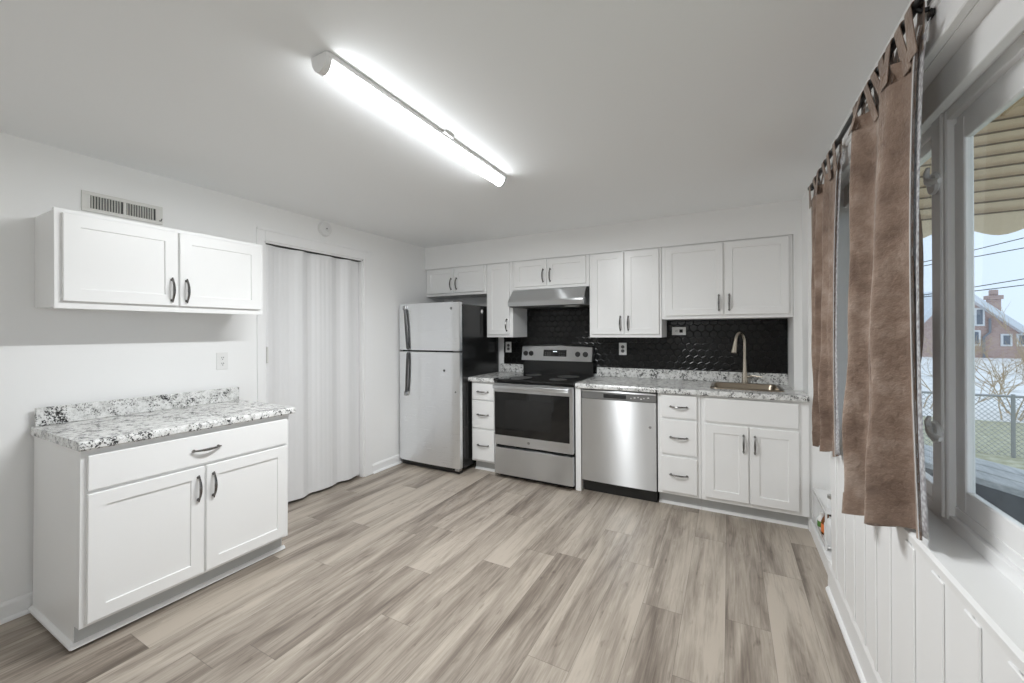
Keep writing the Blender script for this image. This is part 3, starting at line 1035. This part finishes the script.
for k in range(6):
    for zz in (-0.02, 0.0):
        for sx in (-1, 1):
            if k < 3:
                m.box(sx * (0.05 + k * 0.025) - 0.006, sx * (0.05 + k * 0.025) + 0.006, -0.0036, -0.0031, zz - 0.003, zz + 0.002)
m.bm.transform(on_guard(RWD * 0.49, 1.135))
m.build('display', ['black_glass', 'clock_digits', 'badge_dark'], bgd)
for x in (0.052, 0.114, RWD - 0.150, RWD - 0.072):
    k_ = MB()
    k_.lathe([(0, 0.002), (0.026, 0.002), (0.026, -0.006), (0.021, -0.012), (0.019, -0.024), (0.0, -0.025)], 20, axis='y')
    k_.box(-0.004, 0.004, -0.031, -0.020, -0.018, 0.018, 0.002)
    k_.bm.transform(on_guard(x, 1.128))
    k_.build('knob', 'black_plastic', bgd, smooth=True)

# ------------------------------------------------------------------ range hood
hd = thing('range_hood', 'stainless under-cabinet range hood above the range', 'range hood', (-1.905, YB, 1.60))
HW = 0.760
poly = [(-0.004, 0.0), (-0.004, 0.164), (-0.335, 0.164), (-0.352, 0.150), (-0.440, 0.055), (-0.448, 0.040), (-0.448, 0.0)]
m = MB()
vs = [(0, y, z) for y, z in poly] + [(HW, y, z) for y, z in poly]
n = len(poly)
fs = [list(range(n)), list(range(n, 2 * n))] + [[i, (i + 1) % n, n + (i + 1) % n, n + i] for i in range(n)]
m.faces(vs, fs).build('hood_shell', 'brushed_steel', hd)
bx(0.012, HW - 0.012, -0.436, -0.020, -0.008, 0.0, 0.002).build('hood_underside', 'dark_panel', hd)
bx(0.20, 0.52, -0.40, -0.10, -0.013, -0.008, 0.002).build('grease_filter', 'badge_metal', hd)
bx(0.56, 0.68, -0.38, -0.28, -0.014, -0.008, 0.002).build('lamp_cover', 'clear_plastic', hd)
bx(0.06, 0.14, -0.42, -0.36, -0.011, -0.008).build('switch_strip', 'badge_dark', hd)

# ------------------------------------------------------------------ dishwasher
dx0, dx1 = -1.104, -0.495
DW = dx1 - dx0
dw = thing('dishwasher', 'stainless dishwasher with dark control strip between range and drawer cabinet', 'dishwasher', (dx0, YF - 0.004, 0))
bx(0.006, DW - 0.006, 0.05, 0.60, 0.012, 0.868).build('tub', 'black_plastic', dw)
n = 12
poly = [(DW - 0.004, 0.048), (0.004, 0.048)] + [(0.004 + (DW - 0.008) * k / n, 0.006 * (2 * k / n - 1) ** 2) for k in range(n + 1)]
MB().prism(poly, 'z', 0.104, 0.790).build('door', 'brushed_steel', dw, smooth=True)
cp = MB().box(0.004, DW - 0.004, 0.002, 0.048, 0.792, 0.848, 0.002).build('control_panel', 'control_strip', dw)
bx(0.004, DW - 0.004, -0.002, 0.048, 0.849, 0.864, 0.002).build('top_trim', 'brushed_steel', dw)
bx(0.19, 0.375, -0.001, 0.010, 0.806, 0.838, 0.003).build('handle_pocket', 'slot_dark', cp)
for k, x in enumerate((0.41, 0.435, 0.465, 0.485, 0.51, 0.54)):
    bx(x, x + (0.014 if k % 2 else 0.008), 0.0008, 0.0024, 0.812 + 0.006 * (k % 3), 0.820 + 0.006 * (k % 3)).build('button', 'outlet_plastic', cp)
bx(0.006, DW - 0.006, 0.060, 0.075, 0.0, 0.104).build('toe_panel', 'black_plastic', dw)
badge(dw, (DW - 0.050, 0.0035, 0.600), 0.011)

# ------------------------------------------------------------------ outlets, vent, detector
def outlet(label, loc, rotz=0.0, horizontal=False, kind='duplex'):
    r = thing('wall_outlet', label, 'outlet', loc, rotz)
    R_ = Matrix.Rotation(PI / 2, 4, 'Y') if horizontal else Matrix.Identity(4)
    m = bx(-0.036, 0.036, -0.006, 0, -0.058, 0.058, 0.003, 2)
    m.bm.transform(R_)
    m.build('cover_plate', 'outlet_plastic', r)
    for s in (-1, 1):
        m = MB()
        m.lathe([(0, 0), (0.0165, 0), (0.0165, -0.002), (0.0, -0.002)], 18, (0, -0.006, s * 0.0195), 'y')
        if not (horizontal and s > 0):
            m.mi = 1
            for x in (-0.0065, 0.0045):
                m.box(x, x + 0.003, -0.0086, -0.0079, s * 0.0195 - 0.001, s * 0.0195 + 0.008)
            m.lathe([(0, 0), (0.003, 0), (0.003, -0.0006), (0, -0.0006)], 8, (0, -0.008, s * 0.0195 - 0.008), 'y')
        m.bm.transform(R_)
        m.build('receptacle', ['badge_dark' if kind == 'dark' else 'outlet_plastic', 'slot_dark'], r)
    return r
outlet('white wall outlet on the plain left wall beside the folding door', (XL, 1.504, 1.166), PI / 2)
outlet('white two-socket outlet on black tiles left of the range', (-2.138, YB - 0.0076, 1.186), kind='dark')
outlet('upright white two-socket outlet on black tiles above the dishwasher', (-0.894, YB - 0.0076, 1.184), kind='dark')
o4 = outlet('white outlet plate set sideways on black tiles just left of the faucet', (-0.394, YB - 0.0076, 1.352), horizontal=True)
bx(0.005, 0.032, -0.0095, -0.006, -0.014, 0.014, 0.001).build('switch', 'slot_dark', o4)

vt = thing('air_vent', 'white metal air vent grille on the left wall above the wall cabinet', 'vent', (XL, 0.829, 2.008), PI / 2)
vw, vh = 0.350, 0.108
m = MB()
m.box(0, vw, -0.008, 0, 0, 0.020, 0.002).box(0, vw, -0.008, 0, vh - 0.020, vh, 0.002)
m.box(0, 0.034, -0.008, 0, 0.018, vh - 0.018, 0.002).box(vw - 0.034, vw, -0.008, 0, 0.018, vh - 0.018, 0.002).box(vw / 2 - 0.007, vw / 2 + 0.007, -0.008, 0, 0.018, vh - 0.018, 0.002)
m.build('vent_frame', 'vent_metal', vt)
bx(0.03, vw - 0.03, -0.002, -0.0005, 0.018, vh - 0.018).build('duct_opening', 'vent_dark', vt)
for side in (0, 1):
    for k in range(11):
        x = (0.040 if side == 0 else vw / 2 + 0.012) + k * 0.0115
        bx(-0.0012, 0.0012, -0.005, 0.003, 0.020, vh - 0.020, M=Matrix.Translation((x, -0.003, 0)) @ Matrix.Rotation(0.5, 4, 'Z')).build('louvre', 'vent_metal', vt)
MB().tube([(vw - 0.016, -0.008, 0.022), (vw - 0.014, -0.020, 0.020), (vw - 0.010, -0.024, 0.034)], 0.003, 6).build('damper_lever', 'badge_dark', vt)

sd = thing('smoke_detector', 'round white smoke detector on the left wall above the folding door', 'smoke detector', (XL, 2.298, 2.232), PI / 2)
MB().lathe([(0, 0), (0.062, 0), (0.062, -0.010), (0.055, -0.026), (0.030, -0.030), (0.028, -0.027), (0.014, -0.027), (0.012, -0.033), (0, -0.034)], 32, axis='y').build('housing', 'white_plastic', sd, smooth=True)
MB().lathe([(0, 0), (0.006, 0), (0.005, -0.003), (0, -0.003)], 12, (0.0, -0.034, 0.0), 'y').build('test_button', 'badge_dark', sd)

# ------------------------------------------------------------------ curtains
RODX, RODZ = 0.413, 2.150
rod = thing('curtain_rod', 'black curtain rod above the window on the right wall', 'curtain rod', (RODX, 1.3, RODZ))
MB().tube([(0, -1.7, 0), (0, 1.50, 0)], 0.009, 12).build('pole', 'rod_black', rod, smooth=True)
for y in (-1.71, 1.51):
    MB().lathe([(0, -0.022), (0.012, -0.016), (0.016, 0), (0.012, 0.016), (0, 0.022)], 14, (0, y, 0), 'y').build('finial', 'rod_black', rod, smooth=True)
for y in (-1.55, 0.06, 1.46):
    MB().tube([(0, y, -0.006), (0.010, y, -0.014), (XP - RODX - 0.026, y, -0.014)], 0.006, 8).box(XP - RODX - 0.0335, XP - RODX - 0.026, y - 0.012, y + 0.012, -0.036, 0.012).build('bracket', 'rod_black', rod)

def curtain(label, top, bot, ztop, zbot, folds, amp, ntabs, seed, pleat=0.0):
    """top, bot: ((x,y) far, (x,y) near) lines; zbot: (far, near)"""
    rnd = random.Random(seed)
    r = thing('curtain', label, 'curtain', (top[0][0], (top[0][1] + top[1][1]) / 2, zbot[0]))
    ox, oy, oz = r.location
    NU, NV = 200, 60
    ph = [rnd.uniform(0, 6.28) for _ in range(6)]
    def P(u, v, off=0.0):
        # u 0 far .. 1 near; v 0 top .. 1 bottom
        s = v ** 0.8
        fx = (top[0][0] * (1 - s) + bot[0][0] * s) * (1 - u) + (top[1][0] * (1 - s) + bot[1][0] * s) * u
        q = v ** 0.4
        fy = (top[0][1] * (1 - s) + bot[0][1] * s) * (1 - u) + (top[1][1] * (1 - q) + bot[1][1] * q) * u
        a = amp * (0.55 + 0.6 * v)
        w_ = math.sin(2 * PI * folds * u + ph[0] + 0.5 * math.sin(v * 2.2 + ph[1])) * a
        w_ += 0.35 * a * math.sin(2 * PI * folds * 2.3 * u + ph[2] + v * 1.5)
        w_ += 0.28 * a * abs(math.sin(PI * folds * 2.7 * u + ph[4] + 0.8 * v)) ** 3
        w_ += 0.007 * math.sin(9 * v + 7 * u + ph[3]) * v + 0.005 * math.sin(21 * v - 15 * u + ph[1]) * v
        w_ *= min(1.0, 0.10 + u * 7) * min(1.0, ((1 - u) / 0.22) ** 1.5)
        # one deep pleat about half way across
        w_ += pleat * math.exp(-((u - 0.56 + 0.05 * v) / 0.042) ** 2) * (0.25 + math.sin(PI * min(1, v * 1.15)) * 0.75)
        w_ -= 0.35 * pleat * math.exp(-((u - 0.72 + 0.05 * v) / 0.09) ** 2) * (0.3 + 0.7 * v)
        dy = 0.012 * math.sin(2 * PI * folds * u + ph[4]) * (0.3 + v) * min(1.0, (1 - u) / 0.2) + 0.032 * u * u * math.sin(PI * v)
        zb = zbot[0] * (1 - u) + zbot[1] * u + 0.006 * math.sin(2 * PI * folds * u + ph[5])
        z = ztop + (zb - ztop) * v
        if v < 0.06:
            z -= 0.012 * abs(math.sin(PI * u * (ntabs - 1))) * (1 - v / 0.06)
        return Vector((fx + w_ + off, fy + dy, z))
    def sheet(u0, u1, v0, v1, nu, nv, th, off=0.0):
        vs, fs = [], []
        W_ = nv + 1
        for side in (0, 1):
            for i in range(nu + 1):
                for j in range(nv + 1):
                    p = P(u0 + (u1 - u0) * i / nu, v0 + (v1 - v0) * j / nv, off + (th if side else 0))
                    vs.append((p.x - ox, p.y - oy, p.z - oz))
        n1 = (nu + 1) * W_
        for i in range(nu):
            for j in range(nv):
                q = [i * W_ + j, (i + 1) * W_ + j, (i + 1) * W_ + j + 1, i * W_ + j + 1]
                fs.append(q)
                fs.append([n1 + k for k in reversed(q)])
        for i in range(nu):
            for j in (0, nv):
                fs.append([i * W_ + j, (i + 1) * W_ + j, n1 + (i + 1) * W_ + j, n1 + i * W_ + j])
        for j in range(nv):
            for i in (0, nu):
                fs.append([i * W_ + j, i * W_ + j + 1, n1 + i * W_ + j + 1, n1 + i * W_ + j])
        return MB().faces(vs, fs)
    sheet(0, 1, 0, 1, NU, NV, 0.003).build('panel', 'curtain_cloth', r, smooth=True)
    sheet(0.955, 1.0, 0.0, 1.0, 4, NV, 0.0025, -0.0024).build('side_hem', 'curtain_cloth', r, smooth=True)
    sheet(0.992, 1.0, 0.0, 1.0, 2, NV, 0.006, -0.0040).build('edge_binding', 'white_hem', r, smooth=True)
    sheet(0.0, 1.0, 0.945, 1.0, NU, 3, 0.0025, -0.0024).build('bottom_hem', 'curtain_cloth', r, smooth=True)
    # pale lace lining showing past the near edge
    vs, fs = [], []
    LU, LV = 10, 40
    for i in range(LU + 1):
        for j in range(LV + 1):
            u, v = 0.80 + 0.20 * i / LU, j / LV * 0.985
            p = P(u, v)
            k = i / LU
            vs.append((p.x + 0.005 + 0.002 * math.sin(9 * k + 4 * v) - ox, p.y - 0.030 * k * k - oy, p.z - 0.004 - oz))
    for i in range(LU):
        for j in range(LV):
            fs.append([i * (LV + 1) + j, (i + 1) * (LV + 1) + j, (i + 1) * (LV + 1) + j + 1, i * (LV + 1) + j + 1])
    o = MB().faces(vs, fs).build('lining', 'lace_cloth', r, smooth=True)
    md = o.modifiers.new('thick', 'SOLIDIFY')
    md.thickness = 0.0015
    o['label'] = 'pale lace lining at the curtain edge'
    for k in range(ntabs):
        u = (k + 0.25) / (ntabs - 0.5)
        b0 = P(u, 0.012)
        m = MB()
        hw = 0.026
        path = []
        zt = RODZ
        for q in range(9):
            a = PI * q / 8
            path.append((RODX - 0.0135 * math.cos(a), zt + 0.0135 * math.sin(a)))
        path = [(b0.x - 0.006, b0.z - 0.03)] + path + [(b0.x + 0.008, b0.z - 0.03)]
        vs, fs = [], []
        n = len(path)
        for th in (0, 1):
            for i, (x, z) in enumerate(path):
                sc = 1 - 0.002 / 0.0135 if th else 1
                xx, zz = (RODX + (x - RODX) * sc, RODZ + (z - RODZ) * sc) if 0 < i < n - 1 else (x + (0.002 if i == 0 else -0.002) * th, z)
                tw = 0.4 + 0.6 * min(1, i / 3 if i < n / 2 else (n - 1 - i) / 3)
                for s in (-1, 1):
                    vs.append((xx - ox, b0.y + s * hw * (0.75 if 0 < i < n - 1 else 1) - oy, zz - oz))
        for i in range(n - 1):
            for th in (0, 1):
                o_ = th * 2 * n
                fs.append([o_ + 2 * i, o_ + 2 * i + 1, o_ + 2 * i + 3, o_ + 2 * i + 2])
            for s in (0, 1):
                fs.append([2 * i + s, 2 * i + 2 + s, 2 * n + 2 * i + 2 + s, 2 * n + 2 * i + s])
        m.faces(vs, fs).build('tab', 'curtain_cloth', r, smooth=True)
    return r, P
# the far pair
curtain('brown tab-top curtain hanging nearest the kitchen sink', ((0.413, 2.81), (0.413, 2.13)), ((0.392, 2.64), (0.425, 2.30)), 2.085, (0.765, 0.780), 3.2, 0.022, 6, 5)
c2_, P2 = curtain('large brown tab-top curtain hanging nearest the camera by the big window pane', ((0.413, 1.88), (0.413, 1.33)), ((0.424, 1.935), (0.446, 1.455)), 2.085, (0.678, 0.800), 2.1, 0.046, 8, 11, 0.10)
# ------------------------------------------------------------------ rack with bottles in the corner by the sink cabinet
rk = thing('storage_rack', 'small white two-tier rack standing in the corner right of the sink cabinet', 'rack', (0.53, 3.10, 0.085))
m = MB()
for x in (-0.042, 0.042):
    for y in (-0.20, 0.20):
        m2 = MB().box(x - 0.005, x + 0.005, y - 0.005, y + 0.005, 0, 0.225, 0.001)
        m2.build('post', 'white_plastic', rk)
for z in (0.02, 0.215):
    s = MB()
    s.box(-0.048, 0.048, -0.206, 0.206, z, z + 0.008, 0.002)
    s.box(-0.048, -0.045, -0.206, 0.206, z, z + 0.022).box(0.045, 0.048, -0.206, 0.206, z, z + 0.022)
    s.build('shelf', 'white_plastic', rk)
RZ = 0.085 + 0.0285
def bottle(label, x, y, prof, m, cap=None, band=None, z=RZ):
    r = thing('bottle', label, 'bottle', (x, y, z))
    MB().lathe(prof, 18).build('bottle_body', m, r, smooth=True)
    if cap:
        MB().lathe(cap[0], 14).build('cap', cap[1], r, smooth=True)
    if band:
        MB().lathe([(band[0], band[1]), (band[0] + 0.0006, band[1] + 0.0005), (band[0] + 0.0006, band[2] - 0.0005), (band[0], band[2])], 18).build('paper_label', band[3], r)
    return r
bottle('amber bottle with an orange label on the white corner rack', 0.520, 3.07, [(0, 0), (0.026, 0), (0.028, 0.004), (0.028, 0.075), (0.022, 0.095), (0.011, 0.115), (0.010, 0.15)], 'amber_bottle',
       ([(0, 0.15), (0.012, 0.15), (0.012, 0.168), (0, 0.170)], 'badge_dark'), (0.0284, 0.015, 0.065, 'orange_label'))
bottle('short bottle with a green label on the white corner rack', 0.512, 3.16, [(0, 0), (0.022, 0), (0.024, 0.004), (0.024, 0.06), (0.014, 0.075), (0.013, 0.085)], 'clear_plastic',
       ([(0, 0.085), (0.015, 0.085), (0.015, 0.098), (0, 0.100)], 'outlet_plastic'), (0.0244, 0.010, 0.045, 'green_label'))
bottle('white spray bottle with a dark nozzle on the white corner rack', 0.525, 2.965, [(0, 0), (0.034, 0), (0.036, 0.005), (0.036, 0.10), (0.028, 0.125), (0.013, 0.14), (0.012, 0.155)], 'white_plastic',
       ([(0, 0.155), (0.014, 0.155), (0.014, 0.172), (0.009, 0.182), (0, 0.184)], 'slot_dark'))
bottle('squat white jar with a grey lid on top of the corner rack', 0.535, 2.98, [(0, 0), (0.028, 0), (0.030, 0.004), (0.030, 0.05), (0.026, 0.058)], 'white_plastic',
       ([(0, 0.058), (0.028, 0.058), (0.028, 0.075), (0, 0.077)], 'badge_metal'), z=0.085 + 0.2235)

# ------------------------------------------------------------------ outdoors
GZ = -1.0
def gstruct(name, mb, m):
    o = struct(name, mb, m)
    return o
gstruct('ground_lawn', bx(XO + 0.02, 30, -6, 15.0, GZ - 0.2, GZ), 'lawn')
gstruct('ground_snow', MB().prism([(15.0, GZ - 0.25), (160, GZ - 0.25), (160, -0.3), (33, -0.3), (15.0, GZ + 0.02)], 'x', XO + 0.02, 110), 'snow')
# awning over the window
aw = thing('awning', 'tan ribbed metal awning with a scalloped hem outside the window', 'awning', (XO, 1.5, 2.2))
m = MB()
AY0, AY1, AX1, AZ = -1.2, 3.05, 2.05, 2.47
k = 0
x = XO + 0.005
while x < AX1:
    m.mi = 0
    m.box(x, x + 0.135, AY0, AY1, AZ, AZ + 0.012).box(x + 0.128, x + 0.142, AY0, AY1, AZ - 0.030, AZ + 0.012)
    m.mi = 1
    m.box(x + 0.120, x + 0.128, AY0, AY1, AZ - 0.004, AZ)  # painted shade line beside each rib
    x += 0.14
m.bm.transform(Matrix.Translation((-XO, -1.5, -2.2)))
m.build('canopy', ['awning_metal', 'awning_shade_line'], aw)
def scallop(p0, p1, ztop, zbot, rows):
    m = MB()
    p0, p1 = Vector((*p0, 0)), Vector((*p1, 0))
    d = (p1 - p0)
    Ln = d.length
    d.normalize()
    nrm = Vector((-d.y, d.x, 0))
    h = (ztop - zbot) / rows
    N_ = 48
    for rI in range(rows):
        zt, zb = ztop - rI * h, ztop - (rI + 1) * h
        last = rI == rows - 1
        vs, fs = [], []
        for i in range(N_ + 1):
            t = i / N_ * Ln
            q = p0 + d * t
            zz = zb + (0.028 * math.cos(2 * PI * t / 0.36) - 0.02 if last else 0)
            for (o_, z) in ((0.0, zt + 0.012), (0.034, zz), (0.026, zz), (-0.008, zt + 0.012)):
                c = q + nrm * o_
                vs.append((c.x - XO, c.y - 1.5, z - 2.2))
        for i in range(N_):
            for k in range(4):
                fs.append([i * 4 + k, i * 4 + (k + 1) % 4, (i + 1) * 4 + (k + 1) % 4, (i + 1) * 4 + k])
        fs += [[0, 1, 2, 3], [N_ * 4 + k for k in range(4)]]
        m.mi = 0
        m.faces(vs, fs)
        if not last:                             # dark strip painting in the shadow where two slats lap
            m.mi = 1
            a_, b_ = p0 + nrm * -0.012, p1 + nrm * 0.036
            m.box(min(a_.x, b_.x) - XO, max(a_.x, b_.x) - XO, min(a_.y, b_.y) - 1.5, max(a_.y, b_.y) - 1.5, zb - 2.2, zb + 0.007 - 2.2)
    return m
scallop((XO + 0.02, 3.0), (AX1, 3.0), AZ, 1.885, 10).build('end_panel', ['awning_metal', 'awning_shade_line'], aw)
scallop((AX1, 3.0), (AX1, AY0), AZ, 2.27, 4).build('front_valance', ['awning_metal', 'awning_shade_line'], aw)

# weathered porch wall with plank cap just outside
pw = thing('porch_rail_wall', 'low grey weathered wooden porch wall outside the big window pane', 'porch wall', (1.35, 3.2, GZ))
A, B = Vector((0.98, 4.14, 0)), Vector((2.23, 2.09, 0))
ang = math.atan2(B.y - A.y, B.x - A.x)
Ln = (B - A).length
def pwbox(name, m, *a, **k):
    b = bx(*a, **k)
    b.bm.transform(Matrix.Translation((A.x - 1.35, A.y - 3.2, 0)) @ Matrix.Rotation(ang, 4, 'Z'))
    return b.build(name, m, pw)
for k in range(3):
    pwbox('cap_board', 'weathered_wood', 0.0, Ln, -0.13 - k * 0.135, -0.005 - k * 0.135, 1.530, 1.565, 0.004)
pwbox('skirt_panel', 'dark_boards', 0.02, Ln - 0.02, -0.385, -0.36, 0.0, 1.530)
pwbox('skirt_panel', 'dark_boards', 0.02, Ln - 0.02, -0.045, -0.02, 0.0, 1.530)

# chain-link fence
fe = thing('chain_link_fence', 'grey chain-link fence between lawn and snow outside the window', 'fence', (4.4, 10.9, GZ))
m = MB()
m.tube([(-2.5, 0, 1.12), (11.1, 0, 1.12)], 0.022, 8)
m.build('top_rail', 'galvanised', fe)
for x in (-2.4, 0.2, 2.9, 5.6, 8.3, 11.0):
    MB().tube([(x, 0, 0), (x, 0, 1.16)], 0.03, 8).build('post', 'galvanised', fe)
m = MB()
sp = 0.085
x = -2.4
while x < 10.0:
    for s in (1, -1):
        xa, xb = (x, x + 1.08) if s > 0 else (x + 1.08, x)
        m.tube([(xa, 0, 0.02), (xb, 0, 1.10)], 0.0045, 3, cap=False)
    x += sp
m.build('wire_mesh', 'galvanised', fe)

# bare shrub behind the fence
sh = thing('shrub', 'bare brown twiggy shrub behind the chain-link fence', 'shrub', (6.6, 15.6, GZ))
rnd = random.Random(3)
m = MB()
def twig(p, d, ln, rad, depth):
    pts = [p]
    for k in range(4):
        d = (d + Vector((rnd.uniform(-.25, .25), rnd.uniform(-.25, .25), rnd.uniform(-.12, .22)))).normalized()
        pts.append(pts[-1] + d * ln / 4)
    m.tube(pts, [rad * (1 - 0.18 * i) for i in range(5)], 4, cap=False)
    if depth:
        for k in range(rnd.choice((3, 4))):
            q = pts[rnd.choice((2, 3, 4))]
            dd = (d + Vector((rnd.uniform(-1, 1), rnd.uniform(-1, 1), rnd.uniform(-.4, .7))) * 0.9).normalized()
            twig(q, dd, ln * 0.62, rad * 0.6, depth - 1)
for k in range(30):
    a = rnd.uniform(0, 2 * PI)
    twig(Vector((rnd.uniform(-2.2, 2.2), rnd.uniform(-.7, .7), 0)), Vector((math.cos(a) * .6, math.sin(a) * .5, 1)).normalized(), rnd.uniform(.9, 1.7), 0.02, 3)
m.build('branches', 'twig_bark', sh)

# brick house across the snow
hs = thing('house', 'brick house with a snowy gable roof and chimney seen through the window', 'house', (12.6, 34.0, GZ))
def house_gable(width, zeave, zpk, depth, m_, xpk):
    return [(xpk - width * 0.46, 0), (xpk + width * 0.54, 0), (xpk + width * 0.54, zeave), (xpk, zpk), (xpk - width * 0.46, zeave)]
poly = [(-2.6, 0), (3.4, 0), (3.4, 0.82), (-0.66, 4.69), (-2.6, 2.12)]
MB().prism(poly, 'y', 0, 9).build('wall', 'house_brick', hs)
# roof slopes, thick slabs with an overhang
def roof_slab(a, b, t=0.28, y0=-0.45, y1=9.3):
    a, b = Vector(a), Vector(b)
    d = (b - a).normalized()
    nrm = Vector((-d.y, d.x))
    if nrm.y < 0:
        nrm = -nrm
    p = [a, b, b + nrm * t, a + nrm * t]
    return MB().prism([(q.x, q.y) for q in p], 'y', y0, y1)
roof_slab((-0.66, 4.69), (3.9, 0.343)).build('roof', 'roof_snow', hs)
roof_slab((-3.0, 1.59), (-0.66, 4.69)).build('roof', 'roof_snow', hs)
MB().box(1.94, 2.43, 2.75, 3.25, 1.8, 4.5, 0.02).box(1.86, 2.51, 2.67, 3.33, 4.25, 4.5, 0.02).box(2.02, 2.35, 2.83, 3.17, 4.5, 4.86, 0.04).build('chimney', 'house_brick', hs)
def hwin(x, z, w_, h_):
    f = bx(x - w_ / 2 - 0.1, x + w_ / 2 + 0.1, -0.08, 0.02, z - h_ / 2 - 0.1, z + h_ / 2 + 0.1, 0.01).build('window', 'house_trim', hs)
    bx(x - w_ / 2, x + w_ / 2, -0.10, -0.07, z - h_ / 2, z + h_ / 2).build('pane', 'house_pane', f)
hwin(0.39, 3.09, 0.24, 0.86)
hwin(0.22, 1.86, 0.24, 0.72)
hwin(1.48, 1.745, 0.26, 0.52)
hwin(2.10, 1.75, 0.26, 0.52)
MB().tube([(0.80, -0.1, 3.0), (0.80, -0.1, 2.2), (0.55, -0.1, 1.9), (0.55, -0.1, 0.1)], 0.06, 6).build('downspout', 'roof_shingle', hs)
# grey house further left
h2 = thing('house', 'grey sided house with a shingle roof seen through the narrow sash', 'house', (7.0, 45.0, GZ))
MB().prism([(-4.5, 0), (1.6, 0), (1.6, 2.7), (-1.4, 4.9), (-4.5, 2.7)], 'y', 0, 8).build('wall', 'pale_siding', h2)
roof_slab((-1.4, 4.9), (2.2, 2.26)).build('roof', 'roof_shingle', h2)
roof_slab((-5.1, 2.28), (-1.4, 4.9)).build('roof', 'roof_shingle', h2)
f = bx(-0.6, 0.3, -0.08, 0.02, 1.2, 2.3).build('window', 'house_trim', h2)
bx(-0.5, 0.2, -0.1, -0.07, 1.3, 2.2).build('pane', 'house_pane', f)
# overhead wires
for lab, z0, z1 in (('uppermost', 4.32, 4.63), ('second from top', 4.06, 4.27), ('third from top', 2.94, 3.16), ('lowest', 2.79, 2.94)):
    pts = []
    for k in range(13):
        t = k / 12
        x = 3.0 + 16 * t
        pts.append((x, 21.5, z0 + (z1 - z0) * (x - 8.09) / 1.27 + 0.02 * (x - 8.7) ** 2 * 0.1))
    tag(MB().tube(pts, 0.016, 5).build('overhead_wire', 'wire_black'), 'thin dark overhead wire outside the window, %s of the four' % lab, 'wire', 'overhead wires outside')
